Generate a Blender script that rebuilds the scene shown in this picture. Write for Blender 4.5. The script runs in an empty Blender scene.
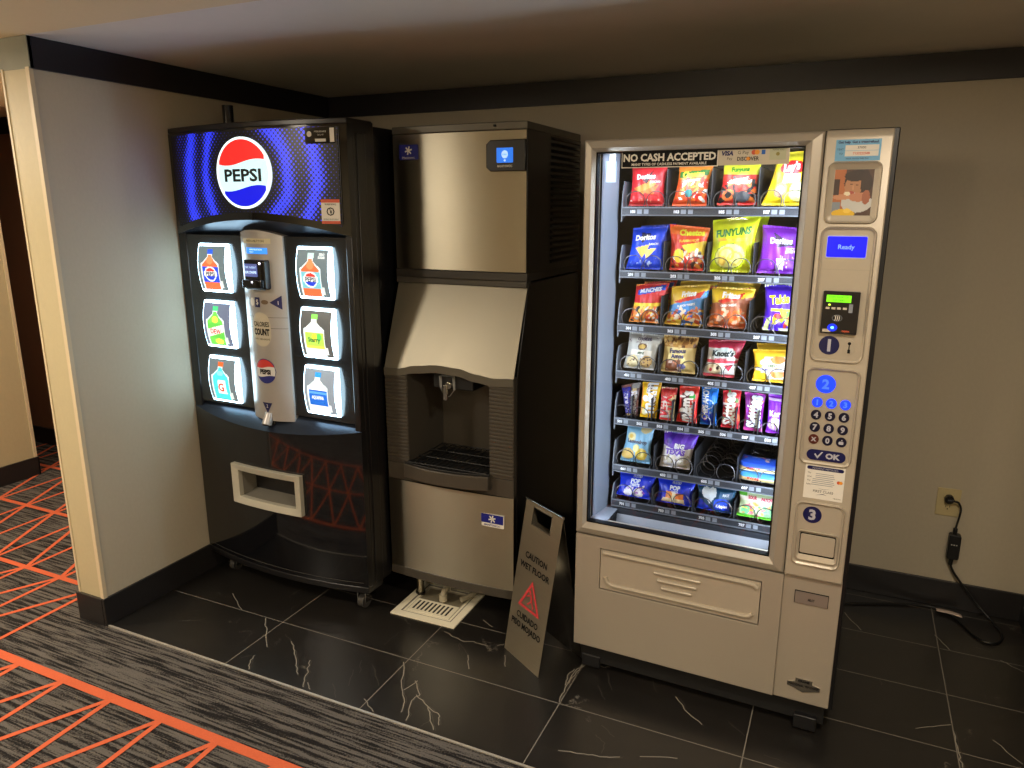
import bpy, bmesh, math, random
import numpy as np
from mathutils import Vector, Matrix, Euler

C = bpy.context.scene.collection
random.seed(7)
PI = math.pi

# ------------------------------------------------------------------ camera
CAM = (2.6157, -3.3672, 1.6645)
YAW, PITCH, ROLL, FPX = 0.4305, 0.2360, 0.0013, 735.1
cd = bpy.data.cameras.new('camera')
cam = bpy.data.objects.new('camera', cd); C.objects.link(cam)
_fw = Vector((-math.sin(YAW)*math.cos(PITCH), math.cos(YAW)*math.cos(PITCH), -math.sin(PITCH)))
_rt = Vector((math.cos(YAW), math.sin(YAW), 0)); _up = _rt.cross(_fw)
_r2 = _rt*math.cos(ROLL)+_up*math.sin(ROLL); _u2 = -_rt*math.sin(ROLL)+_up*math.cos(ROLL)
cam.matrix_world = Matrix(((_r2.x, _u2.x, -_fw.x, CAM[0]), (_r2.y, _u2.y, -_fw.y, CAM[1]), (_r2.z, _u2.z, -_fw.z, CAM[2]), (0, 0, 0, 1)))
cd.sensor_fit = 'HORIZONTAL'; cd.sensor_width = 36.0; cd.lens = FPX/1024*36
cd.clip_start = 0.02; cd.clip_end = 60
bpy.context.scene.camera = cam

# ------------------------------------------------------------------ world, lights, exposure
w = bpy.data.worlds.new('world'); bpy.context.scene.world = w; w.use_nodes = True
w.node_tree.nodes['Background'].inputs[0].default_value = (1.0, 0.80, 0.58, 1)
w.node_tree.nodes['Background'].inputs[1].default_value = 0.05
vs = bpy.context.scene.view_settings
vs.view_transform = 'Standard'; vs.look = 'None'; vs.exposure = 0.0; vs.gamma = 1.0; vs.use_curve_mapping = False
bpy.context.scene.cycles.use_denoising = True
bpy.context.scene.cycles.max_bounces = 8
bpy.context.scene.cycles.transparent_max_bounces = 12
bpy.context.scene.cycles.caustics_reflective = False
bpy.context.scene.cycles.caustics_refractive = False
bpy.context.scene.cycles.sample_clamp_indirect = 4.0

def area(name, loc, target, sx, sy, power, col, parent=None, spread=PI):
    d = bpy.data.lights.new(name, 'AREA'); d.shape = 'RECTANGLE'; d.size = sx; d.size_y = sy
    d.energy = power; d.color = col; d.spread = spread
    o = bpy.data.objects.new(name, d); C.objects.link(o); o.location = loc
    o.rotation_euler = (Vector(target)-Vector(loc)).to_track_quat('-Z', 'Y').to_euler()
    if parent: o.parent = parent
    return o
H = 2.229
WARM = (1.0, 0.87, 0.70)
DOWNLIGHTS = [(-1.3, -2.4, 26), (-0.2, -2.9, 32), (2.85, -2.45, 30), (-0.9, -4.1, 22), (1.3, -4.2, 26), (3.6, -4.0, 22)]
for (lx, ly, pw) in DOWNLIGHTS:
    area('downlight_lamp', (lx, ly, H-0.035), (lx, ly, 0), 0.22, 0.22, pw, WARM)
# unseen sconces added as fill, throwing light up and down the hall walls
FILL_SCONCES = [(-1.985, -2.35, 1, 0), (1.6, -5.0, 0, 1)]
for (qx, qy, nx, ny) in FILL_SCONCES:
    area('fill_lamp_up', (qx+.09*nx, qy+.09*ny, 1.86), (qx+.5*nx, qy+.5*ny, 4.0), 0.16, 0.16, 40 if nx else 26, WARM)
    area('fill_lamp_down', (qx+.09*nx, qy+.09*ny, 1.58), (qx+.2*nx, qy+.2*ny, 0.0), 0.16, 0.16, 5, WARM)
# the glow of the far corridor, a lamp behind the partition
area('corridor_lamp', (-1.0, -0.75, H-0.035), (-1.0, -0.75, 0), 0.20, 0.20, 9, WARM)

# ------------------------------------------------------------------ helpers
def lin(c):
    c = c/255.0
    return c/12.92 if c <= 0.04045 else ((c+0.055)/1.055)**2.4
def rgb(r, g, b): return (lin(r), lin(g), lin(b), 1.0)

_mats = {}
def mat(name, col=(128, 128, 128), rough=0.5, metal=0.0, emit=None, es=1.0, bump=0.0, bscale=60.0, bstretch=(1, 1, 1), var=0.0, coat=0.0, spec=0.5, aniso=0.0):
    if name in _mats: return _mats[name]
    m = bpy.data.materials.new(name); m.use_nodes = True; nt = m.node_tree; b = nt.nodes['Principled BSDF']
    b.inputs['Base Color'].default_value = rgb(*col); b.inputs['Roughness'].default_value = rough
    b.inputs['Metallic'].default_value = metal; b.inputs['Coat Weight'].default_value = coat
    b.inputs['Specular IOR Level'].default_value = spec
    if aniso:
        b.inputs['Anisotropic'].default_value = aniso; b.inputs['Anisotropic Rotation'].default_value = 0.25
        tg = nt.nodes.new('ShaderNodeTangent'); tg.direction_type = 'RADIAL'; tg.axis = 'Z'; nt.links.new(tg.outputs[0], b.inputs['Tangent'])
    if emit: b.inputs['Emission Color'].default_value = rgb(*emit); b.inputs['Emission Strength'].default_value = es
    tc = nt.nodes.new('ShaderNodeTexCoord'); mp = nt.nodes.new('ShaderNodeMapping'); mp.inputs['Scale'].default_value = bstretch
    nz = nt.nodes.new('ShaderNodeTexNoise'); nz.inputs['Scale'].default_value = bscale; nz.inputs['Detail'].default_value = 3
    nt.links.new(tc.outputs['Object'], mp.inputs[0]); nt.links.new(mp.outputs[0], nz.inputs['Vector'])
    if bump > 0:
        bp = nt.nodes.new('ShaderNodeBump'); bp.inputs['Strength'].default_value = bump; bp.inputs['Distance'].default_value = 0.002
        nt.links.new(nz.outputs['Fac'], bp.inputs['Height']); nt.links.new(bp.outputs[0], b.inputs['Normal'])
    v = max(var, 0.03)
    mr = nt.nodes.new('ShaderNodeMapRange'); mr.inputs['To Min'].default_value = 1-v; mr.inputs['To Max'].default_value = 1+v
    mx = nt.nodes.new('ShaderNodeMix'); mx.data_type = 'RGBA'; mx.blend_type = 'MULTIPLY'; mx.inputs[0].default_value = 1
    mx.inputs[6].default_value = rgb(*col)
    nt.links.new(nz.outputs['Fac'], mr.inputs['Value']); nt.links.new(mr.outputs[0], mx.inputs[7]); nt.links.new(mx.outputs[2], b.inputs['Base Color'])
    _mats[name] = m
    return m
def painted(name, rough=0.35, es=0.0, coat=0.0, bump=0.0, metal=0.0):
    if name in _mats: return _mats[name]
    m = bpy.data.materials.new(name); m.use_nodes = True; nt = m.node_tree; b = nt.nodes['Principled BSDF']
    a = nt.nodes.new('ShaderNodeVertexColor'); a.layer_name = 'Col'
    nt.links.new(a.outputs[0], b.inputs['Base Color']); b.inputs['Roughness'].default_value = rough
    b.inputs['Coat Weight'].default_value = coat; b.inputs['Metallic'].default_value = metal
    if es > 0: nt.links.new(a.outputs[0], b.inputs['Emission Color']); b.inputs['Emission Strength'].default_value = es
    if bump > 0:
        nz = nt.nodes.new('ShaderNodeTexNoise'); nz.inputs['Scale'].default_value = 45; nz.inputs['Detail'].default_value = 2
        bp = nt.nodes.new('ShaderNodeBump'); bp.inputs['Strength'].default_value = bump; bp.inputs['Distance'].default_value = 0.004
        tc = nt.nodes.new('ShaderNodeTexCoord'); nt.links.new(tc.outputs['Object'], nz.inputs['Vector'])
        nt.links.new(nz.outputs['Fac'], bp.inputs['Height']); nt.links.new(bp.outputs[0], b.inputs['Normal'])
    _mats[name] = m
    return m

# text outlines, cap height 1, centred on the origin
_txt = {}
def text2d(s, bold=0.0, cut=0):
    k = (s, bold, cut)
    if k in _txt: return _txt[k]
    c = bpy.data.curves.new('t', 'FONT'); c.body = s; c.size = 1.0; c.offset = bold; c.resolution_u = 2; c.align_x = 'CENTER'
    o = bpy.data.objects.new('t', c); C.objects.link(o)
    bpy.context.view_layer.update()
    me = o.evaluated_get(bpy.context.evaluated_depsgraph_get()).to_mesh()
    v = [(p.co.x, p.co.y) for p in me.vertices]; f = [tuple(p.vertices) for p in me.polygons]
    o.evaluated_get(bpy.context.evaluated_depsgraph_get()).to_mesh_clear()
    bpy.data.objects.remove(o); bpy.data.curves.remove(c)
    if not v: v = [(0, 0)]; f = []
    xs = [p[0] for p in v]; ys = [p[1] for p in v]
    cx, cy, h = (min(xs)+max(xs))/2, (min(ys)+max(ys))/2, 0.73
    v = [((x-cx)/h, (y-cy)/h) for x, y in v]
    if cut and f:
        bm = bmesh.new(); bv = [bm.verts.new((x, y, 0)) for x, y in v]
        for q in f:
            try: bm.faces.new([bv[i] for i in q])
            except ValueError: pass
        for ax in (0, 1):
            lo = min(p[ax] for p in v); hi = max(p[ax] for p in v); n_ = int((hi-lo)/cut)+1
            for i in range(1, n_):
                co = [0, 0, 0]; no = [0, 0, 0]; co[ax] = lo+(hi-lo)*i/n_; no[ax] = 1
                bmesh.ops.bisect_plane(bm, geom=bm.verts[:]+bm.edges[:]+bm.faces[:], plane_co=co, plane_no=no, clear_inner=False, clear_outer=False)
        bm.verts.index_update(); v = [(p.co.x, p.co.y) for p in bm.verts]; f = [tuple(q.index for q in p.verts) for p in bm.faces]; bm.free()
    _txt[k] = (v, f)
    return _txt[k]
def text_w(s, bold=0.0):
    v, f = text2d(s, bold); return max(p[0] for p in v)-min(p[0] for p in v)

def rrect(x0, z0, x1, z1, r, n=6):
    p = []
    for cx, cz, a0 in ((x1-r, z1-r, 0), (x0+r, z1-r, 90), (x0+r, z0+r, 180), (x1-r, z0+r, 270)):
        for i in range(n+1):
            a = math.radians(a0+90*i/n); p.append((cx+r*math.cos(a), cz+r*math.sin(a)))
    return p
def ellipse(cx, cz, rx, rz, n=32): return [(cx+rx*math.cos(2*PI*i/n), cz+rz*math.sin(2*PI*i/n)) for i in range(n)]

class MB:
    def __init__(s): s.v = []; s.f = []; s.m = []; s.c = []; s.mats = []
    def mi(s, m):
        if m not in s.mats: s.mats.append(m)
        return s.mats.index(m)
    def add(s, vs_, fs, m, col=None):
        n = len(s.v); s.v.extend(vs_); k = s.mi(m)
        for i, f in enumerate(fs):
            s.f.append(tuple(n+j for j in f)); s.m.append(k)
            s.c.append(col[i] if isinstance(col, list) else (col or (1, 1, 1, 1)))
        return s
    def box(s, x0, y0, z0, x1, y1, z1, m):
        v = [(x0, y0, z0), (x1, y0, z0), (x1, y1, z0), (x0, y1, z0), (x0, y0, z1), (x1, y0, z1), (x1, y1, z1), (x0, y1, z1)]
        return s.add(v, [(0, 3, 2, 1), (4, 5, 6, 7), (0, 1, 5, 4), (1, 2, 6, 5), (2, 3, 7, 6), (3, 0, 4, 7)], m)
    def prism(s, pts, y0, y1, m, surf=None):
        """polygon in x-z extruded from y0 (front) to y1 (back)"""
        n = len(pts); sf = surf or (lambda x, z: 0.0)
        v = [(x, y0+sf(x, z), z) for x, z in pts]+[(x, y1+sf(x, z), z) for x, z in pts]
        f = [tuple(range(n)), tuple(range(2*n-1, n-1, -1))]+[(i, n+i, n+(i+1) % n, (i+1) % n) for i in range(n)]
        return s.add(v, f, m)
    def prismx(s, pts, x0, x1, m):
        """polygon in y-z extruded along x"""
        n = len(pts)
        v = [(x0, y, z) for y, z in pts]+[(x1, y, z) for y, z in pts]
        f = [tuple(range(n)), tuple(range(2*n-1, n-1, -1))]+[(i, n+i, n+(i+1) % n, (i+1) % n) for i in range(n)]
        return s.add(v, f, m)
    def prismz(s, pts, z0, z1, m):
        n = len(pts)
        v = [(x, y, z0) for x, y in pts]+[(x, y, z1) for x, y in pts]
        f = [tuple(range(n)), tuple(range(2*n-1, n-1, -1))]+[(i, n+i, n+(i+1) % n, (i+1) % n) for i in range(n)]
        return s.add(v, f, m)
    def ring(s, outer, inner, y0, y1, m, yi=None, surf=None):
        """frame between two loops of equal count; yi = front depth at the inner edge"""
        n = len(outer); yi = y0 if yi is None else yi; sf = surf or (lambda x, z: 0.0)
        v = ([(x, y0+sf(x, z), z) for x, z in outer]+[(x, yi+sf(x, z), z) for x, z in inner] +
             [(x, y1+sf(x, z), z) for x, z in outer]+[(x, y1+sf(x, z), z) for x, z in inner])
        f = []
        for i in range(n):
            j = (i+1) % n
            f += [(i, j, n+j, n+i), (2*n+i, 3*n+i, 3*n+j, 2*n+j), (i, 2*n+i, 2*n+j, j), (n+i, n+j, 3*n+j, 3*n+i)]
        return s.add(v, f, m)
    def grid(s, fn, nu, nv, m, closed_u=False, col=None):
        v = [fn(i/nu, j/nv) for j in range(nv+1) for i in range(nu+1)]
        f = [(j*(nu+1)+i, j*(nu+1)+i+1, (j+1)*(nu+1)+i+1, (j+1)*(nu+1)+i) for j in range(nv) for i in range(nu)]
        return s.add(v, f, m, col)
    def tube(s, path, r, m, n=8, caps=True):
        P = [Vector(p) for p in path]; rings = []; up = Vector((0, 0, 1))
        R = r if isinstance(r, (list, tuple)) else [r]*len(P)
        prev = None
        for i, p in enumerate(P):
            t = (P[min(i+1, len(P)-1)]-P[max(i-1, 0)])
            t = t.normalized() if t.length > 1e-9 else Vector((0, 0, 1))
            if prev is None:
                a = t.cross(up) if abs(t.dot(up)) < 0.95 else t.cross(Vector((1, 0, 0)))
            else:
                a = prev-t*prev.dot(t)
            a.normalize(); prev = a; b = t.cross(a)
            rings.append([tuple(p+(a*math.cos(2*PI*k/n)+b*math.sin(2*PI*k/n))*R[i]) for k in range(n)])
        v = [q for rg in rings for q in rg]; f = []
        for i in range(len(P)-1):
            for k in range(n): f.append((i*n+k, i*n+(k+1) % n, (i+1)*n+(k+1) % n, (i+1)*n+k))
        if caps: f += [tuple(range(n-1, -1, -1)), tuple((len(P)-1)*n+k for k in range(n))]
        return s.add(v, f, m)
    def cyl(s, p0, p1, r, m, n=24): return s.tube([p0, p1], r, m, n)
    def text(s, t, cx, cz, h, y, m, bold=0.0, sx=1.0, rot=0.0, surf=None, col=None, maxw=None, skew=0.0):
        v, f = text2d(t, bold, 0.35 if surf else 0); w_ = text_w(t, bold)*h*sx
        if maxw and w_ > maxw: sx *= maxw/w_
        ca, sa = math.cos(rot), math.sin(rot); out = []
        for x, z in v:
            x = (x+skew*z)*h*sx; z = z*h; X = cx+x*ca-z*sa; Z = cz+x*sa+z*ca
            if surf: out.append(surf(X, Z))
            else: out.append((X, y, Z))
        return s.add(out, f, m, col)
    def sliced(s, pts, surf, m, n=12):
        """convex outline laid onto a curved surface in vertical slices"""
        xs = sorted(set([min(p[0] for p in pts), max(p[0] for p in pts)])); x0, x1 = xs[0], xs[-1]; N_ = len(pts)
        cuts = sorted(set([round(x0+(x1-x0)*i/n, 6) for i in range(n+1)]+[round(p[0], 6) for p in pts if len(pts) < 8]))
        cuts = [min(max(c, x0), x1) for c in cuts]; V = []
        for c in cuts:
            zs = []
            for i in range(N_):
                (a, za), (b_, zb_) = pts[i], pts[(i+1) % N_]
                if abs(a-b_) < 1e-9:
                    if abs(a-c) < 1e-6: zs += [za, zb_]
                elif min(a, b_)-1e-9 <= c <= max(a, b_)+1e-9: zs.append(za+(zb_-za)*(c-a)/(b_-a))
            if not zs: zs = [pts[0][1]]
            V += [surf(c, min(zs)), surf(c, max(zs))]
        return s.add(V, [(2*i, 2*i+2, 2*i+3, 2*i+1) for i in range(len(cuts)-1)], m)
    def poly(s, pts, y, m, surf=None, col=None):
        if surf and not col: return s.sliced(pts, surf, m)
        v = [surf(x, z) if surf else (x, y, z) for x, z in pts]
        return s.add(v, [tuple(range(len(pts)))], m, col)
    def build(s, name, parent=None, bevel=0.0, smooth=True, seg=2, recalc=True, color=False, loc=None):
        me = bpy.data.meshes.new(name); me.from_pydata(s.v, [], s.f)
        for m in s.mats: me.materials.append(m)
        me.polygons.foreach_set('material_index', s.m)
        if color:
            a = me.color_attributes.new('Col', 'FLOAT_COLOR', 'CORNER')
            buf = []
            for f, c in zip(s.f, s.c): buf.extend(list(c)*len(f))
            a.data.foreach_set('color', buf)
        if recalc:
            bm = bmesh.new(); bm.from_mesh(me); bmesh.ops.recalc_face_normals(bm, faces=bm.faces); bm.to_mesh(me); bm.free()
        if smooth:
            me.polygons.foreach_set('use_smooth', [True]*len(me.polygons)); me.set_sharp_from_angle(angle=math.radians(32))
        me.update()
        o = bpy.data.objects.new(name, me); C.objects.link(o)
        if parent: o.parent = parent
        if loc: o.location = loc
        if bevel > 0:
            b = o.modifiers.new('bevel', 'BEVEL'); b.width = bevel; b.segments = seg; b.limit_method = 'ANGLE'; b.angle_limit = math.radians(40)
            b.harden_normals = False
        return o

def thing(name, label, cat, loc=(0, 0, 0), rz=0.0, group=None):
    o = bpy.data.objects.new(name, None); C.objects.link(o); o.location = loc; o.rotation_euler = (0, 0, rz); o.empty_display_size = 0.1
    o['label'] = label; o['category'] = cat
    if group: o['group'] = group
    return o
def tag(o, label, cat, group=None):
    o['label'] = label; o['category'] = cat
    if group: o['group'] = group
    return o
def struct(o): o['kind'] = 'structure'; return o
def lab(o, t): o['label'] = t; return o

# ------------------------------------------------------------------ raster art for printed wrappers and backlit pictures
class Art:
    """a little picture: colours per cell of the surface it is printed on (x right, y up, 0..1)"""
    def __init__(s, n, m, base):
        s.n, s.m = n, m; s.a = np.zeros((m, n, 3)); s.a[:] = base
        y, x = np.mgrid[0:m, 0:n]; s.x = (x+.5)/n; s.y = (y+.5)/m; s.rs = np.random.RandomState(3)
    def mask(s, k, c): s.a[k] = c; return s
    def rect(s, x0, y0, x1, y1, c): return s.mask((s.x >= x0) & (s.x < x1) & (s.y >= y0) & (s.y < y1), c)
    def ell(s, cx, cy, rx, ry, c): return s.mask(((s.x-cx)/rx)**2+((s.y-cy)/ry)**2 < 1, c)
    def ering(s, cx, cy, rx, ry, t, c):
        d = ((s.x-cx)/rx)**2+((s.y-cy)/ry)**2; return s.mask((d < 1) & (d > (1-t)**2), c)
    def poly(s, pts, c):
        k = np.zeros(s.x.shape, bool); n = len(pts)
        for i in range(n):
            (x1, y1), (x2, y2) = pts[i], pts[(i+1) % n]
            if y1 == y2: continue
            k ^= ((s.y >= min(y1, y2)) & (s.y < max(y1, y2)) & (s.x < (s.y-y1)/(y2-y1)*(x2-x1)+x1))
        return s.mask(k, c)
    def blobs(s, x0, y0, x1, y1, n, r, cols, asp=1.0):
        for i in range(n):
            cx = s.rs.uniform(x0, x1); cy = s.rs.uniform(y0, y1); rr = r*s.rs.uniform(.6, 1.2)
            a = s.rs.uniform(0, PI); ca, sa = math.cos(a), math.sin(a)
            dx, dy = s.x-cx, (s.y-cy); u = dx*ca+dy*sa; v = -dx*sa+dy*ca
            s.mask((u/rr)**2+(v/(rr*asp))**2 < 1, cols[i % len(cols)])
        return s
    def cols(s):
        a = s.a/255.0; a = np.where(a <= 0.04045, a/12.92, ((a+0.055)/1.055)**2.4)
        a = a.reshape(-1, 3); return [(float(q[0]), float(q[1]), float(q[2]), 1.0) for q in a]

# ------------------------------------------------------------------ shared materials
M_black = mat('black_satin', (22, 21, 22), 0.30, var=0.06)
M_gloss = mat('black_gloss', (13, 13, 16), 0.07, coat=0.4)
M_blackmetal = mat('black_powder_coat', (20, 20, 22), 0.38)
M_dark = mat('dark_void', (6, 6, 7), 0.7)
M_steel = mat('brushed_steel', (176, 170, 152), 0.36, metal=1.0, aniso=0.85, bump=0.06, bscale=30, bstretch=(1, 1, 60), var=0.06)
M_steeldark = mat('dark_steel_cladding', (66, 62, 58), 0.32, metal=0.9, bump=0.03, bscale=30, bstretch=(1, 1, 40))
M_plast = mat('charcoal_plastic', (66, 61, 53), 0.42)
M_champ = mat('champagne_paint', (172, 163, 148), 0.34, metal=0.35, bump=0.02, bscale=300)
M_champ2 = mat('champagne_plastic', (180, 170, 153), 0.36, metal=0.25)
M_silver = mat('silver_plastic', (170, 164, 158), 0.33, metal=0.4)
M_white = mat('white_plastic', (205, 200, 186), 0.4)
M_chrome = mat('chrome', (210, 208, 205), 0.12, metal=1.0)
M_navy = mat('navy_print', (14, 18, 74), 0.35)
M_ink = mat('black_ink', (7, 7, 8), 0.6, spec=0.2)
M_paper = mat('paper_white', (222, 218, 208), 0.6)
M_col = painted('printed_colour', 0.4)
M_glow = painted('backlit_colour', 0.4, es=1.0)
M_wrap = painted('foil_wrapper', 0.38, coat=0.08, bump=0.3)

# ================================================================== THE SETTING
def wall_mat(name, col, stripe=True):
    m = mat(name, col, 0.48, bump=0.22, bscale=90, bstretch=(1, 1, 0.6), var=0.05)
    return m
M_wall = wall_mat('woven_wallpaper', (186, 176, 154))
M_wallbrown = wall_mat('brown_wallpaper', (138, 98, 72))
M_wallwarm = wall_mat('cream_wallpaper', (184, 172, 138))
M_crown = mat('dark_crown_paint', (28, 26, 32), 0.35)
M_crowngrey = mat('grey_crown_paint', (118, 120, 106), 0.5)
M_ceil = mat('ceiling_paint', (226, 220, 212), 0.5, bump=0.1, bscale=20)
M_ceilhall = mat('hall_ceiling_paint', (226, 208, 172), 0.8)
M_base = mat('dark_baseboard', (34, 32, 32), 0.32)
M_strip = mat('edge_metal', (206, 200, 188), 0.35, metal=0.6)

DX, DY = 3.395, -1.609       # alcove: x XL..DX, y DY..0
XL = -0.012
# --- tile floor (marble in procedural nodes)
def marble():
    m = bpy.data.materials.new('black_marble_tile'); m.use_nodes = True; nt = m.node_tree; b = nt.nodes['Principled BSDF']; N = nt.nodes.new; K = nt.links.new
    tc = N('ShaderNodeTexCoord')
    nz = N('ShaderNodeTexNoise'); nz.inputs['Scale'].default_value = 3.0; nz.inputs['Detail'].default_value = 8; nz.inputs['Roughness'].default_value = 0.65
    K(tc.outputs['Object'], nz.inputs['Vector'])
    mp = N('ShaderNodeMixRGB'); mp.blend_type = 'ADD'; mp.inputs[0].default_value = 0.35
    K(tc.outputs['Object'], mp.inputs[1]); K(nz.outputs['Color'], mp.inputs[2])
    vo = N('ShaderNodeTexVoronoi'); vo.feature = 'DISTANCE_TO_EDGE'; vo.inputs['Scale'].default_value = 3.1
    K(mp.outputs[0], vo.inputs['Vector'])
    r = N('ShaderNodeValToRGB'); r.color_ramp.elements[0].color = (1, 1, 1, 1); r.color_ramp.elements[0].position = 0.0
    r.color_ramp.elements[1].color = (0, 0, 0, 1); r.color_ramp.elements[1].position = 0.008
    K(vo.outputs['Distance'], r.inputs[0])
    n2 = N('ShaderNodeTexNoise'); n2.inputs['Scale'].default_value = 6; n2.inputs['Detail'].default_value = 3
    K(tc.outputs['Object'], n2.inputs['Vector'])
    r2 = N('ShaderNodeValToRGB'); r2.color_ramp.elements[0].position = 0.58; r2.color_ramp.elements[1].position = 0.72
    K(n2.outputs['Fac'], r2.inputs[0])
    ml = N('ShaderNodeMath'); ml.operation = 'MULTIPLY'; K(r.outputs[0], ml.inputs[0]); K(r2.outputs[0], ml.inputs[1])
    n3 = N('ShaderNodeTexNoise'); n3.inputs['Scale'].default_value = 2.2; n3.inputs['Detail'].default_value = 5; K(tc.outputs['Object'], n3.inputs['Vector'])
    cr = N('ShaderNodeValToRGB'); cr.color_ramp.elements[0].color = rgb(21, 20, 19); cr.color_ramp.elements[1].color = rgb(36, 33, 30)
    K(n3.outputs['Fac'], cr.inputs[0])
    mx = N('ShaderNodeMixRGB'); mx.inputs[2].default_value = rgb(120, 114, 104); K(ml.outputs[0], mx.inputs[0]); K(cr.outputs[0], mx.inputs[1])
    K(mx.outputs[0], b.inputs['Base Color']); b.inputs['Roughness'].default_value = 0.3
    return m
M_marble = marble()
M_vein = mat('marble_vein', (134, 128, 116), 0.4, var=0.3, bscale=40)
M_vein2 = mat('marble_vein_faint', (58, 54, 49), 0.4, var=0.3, bscale=40)
M_grout = mat('pale_grout', (122, 116, 106), 0.6)
fl = MB()
fl.box(XL, DY, -0.06, DX, 0.0, 0.0, M_marble)
def strip2d(mb, pts, wd, z, m, w0=None):
    for i in range(len(pts)-1):
        a, b = Vector(pts[i]), Vector(pts[i+1]); d = b-a
        if d.length < 1e-6: continue
        n = Vector((-d.y, d.x)).normalized()*wd*0.5
        q = [a-n, b-n, b+n, a+n]
        mb.add([(p.x, p.y, z) for p in q], [(0, 1, 2, 3)], m)
TX, TW, TY, TH = 0.6252, 0.6096, -1.2927, 0.3079
for i in range(0, 5):
    x = TX+i*TW; strip2d(fl, [(x, DY), (x, 0)], 0.0034, 0.0006, M_grout)
for j in range(0, 5):
    y = TY+j*TH
    if y < -0.02: strip2d(fl, [(0.012, y), (DX, y)], 0.0034, 0.0007, M_grout)
VEINS = [[(1.226,-1.316),(1.304,-1.448),(1.355,-1.509),(1.374,-1.56)],[(1.326,-1.394),(1.383,-1.454),(1.374,-1.493),(1.411,-1.588)],[(1.372,-1.46),(1.441,-1.496),(1.502,-1.521),(1.522,-1.562)],[(1.441,-1.496),(1.479,-1.544),(1.518,-1.589)],[(1.334,-1.39),(1.317,-1.457)],[(1.264,-1.074),(1.36,-1.102),(1.403,-1.086),(1.468,-1.091)],[(1.425,-1.175),(1.47,-1.251)],[(1.5,-1.073),(1.52,-1.051)],[(1.855,-1.042),(1.833,-1.084),(1.831,-1.176)],[(1.841,-1.0),(1.843,-1.087),(1.834,-1.137),(1.832,-1.204),(1.841,-1.285)],[(1.825,-1.087),(1.816,-1.138),(1.828,-1.192)],[(1.922,-1.505),(2.001,-1.485),(2.051,-1.476),(2.107,-1.451)],[(1.553,-1.116),(1.586,-1.182)],[(1.367,-0.931),(1.425,-0.962)],[(1.853,-1.035),(1.925,-1.033),(1.939,-1.019)],[(0.263,-1.205),(0.402,-1.291)],[(0.538,-1.298),(0.617,-1.377),(0.693,-1.457)],[(0.751,-1.387),(0.806,-1.431),(0.863,-1.487),(0.917,-1.541)],[(0.9,-1.454),(0.935,-1.509),(0.955,-1.553),(0.983,-1.592)],[(0.98,-1.564),(1.014,-1.592)],[(1.218,-1.554),(1.287,-1.597)],[(0.689,-1.518),(0.695,-1.549),(0.733,-1.595)],[(2.727,-0.238),(2.791,-0.358)],[(3.058,-0.271),(3.101,-0.364)],[(2.952,-0.919),(3.061,-0.849)],[(3.174,-0.875),(3.241,-0.961)],[(3.268,-0.361),(3.336,-0.411)],[(3.063,-0.878),(3.068,-0.988),(3.071,-1.056)],[(2.163,-1.423),(2.271,-1.382)],[(2.2,-1.088),(2.26,-1.158),(2.311,-1.195)]]
FAINT = [[(1.425,-1.175),(1.359,-1.12),(1.378,-1.163)],[(2.05,-1.46),(2.046,-1.411),(2.007,-1.387)],[(2.01,-1.337),(2.065,-1.372)],[(1.944,-1.063),(1.988,-1.147)],[(1.934,-1.143),(1.981,-1.206)],[(0.25,-1.239),(0.289,-1.23)],[(0.696,-1.358),(0.751,-1.387)],[(1.065,-1.532),(1.125,-1.59)],[(1.083,-1.433),(1.126,-1.519)],[(1.076,-1.372),(1.116,-1.441)],[(1.129,-1.38),(1.225,-1.473)],[(0.652,-1.552),(0.681,-1.522)],[(1.1,-1.153),(1.096,-1.254)],[(0.441,-1.343),(0.46,-1.383)],[(1.104,-1.151),(1.155,-1.109)],[(2.106,-1.028),(2.136,-1.095)],[(2.737,-0.439),(2.791,-0.431)],[(2.387,-1.14),(2.448,-1.191)],[(2.513,-1.253),(2.591,-1.261)],[(2.964,-0.394),(3.069,-0.367)],[(3.256,-0.27),(3.368,-0.218)],[(2.853,-0.678),(2.855,-0.717)],[(1.485,-1.554),(1.468,-1.593)]]
rv = random.Random(5)
def wob(pts, k=4, a=0.004):
    out = []
    for i in range(len(pts)-1):
        for j in range(k):
            t = j/k; s = 0 if j == 0 else 1
            out.append((pts[i][0]*(1-t)+pts[i+1][0]*t+s*rv.uniform(-a, a), pts[i][1]*(1-t)+pts[i+1][1]*t+s*rv.uniform(-a, a)))
    return out+[pts[-1]]
for p in VEINS:
    q = wob(p); strip2d(fl, q, 0.0034, 0.0010, M_vein)
    if len(p) > 2: strip2d(fl, [(x+rv.uniform(.002, .009), y+rv.uniform(-.006, .006)) for x, y in q], 0.003, 0.0009, M_vein2)
for p in FAINT: strip2d(fl, wob(p), 0.0034, 0.0008, M_vein2)
struct(fl.build('floor', recalc=False, smooth=False))

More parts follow.
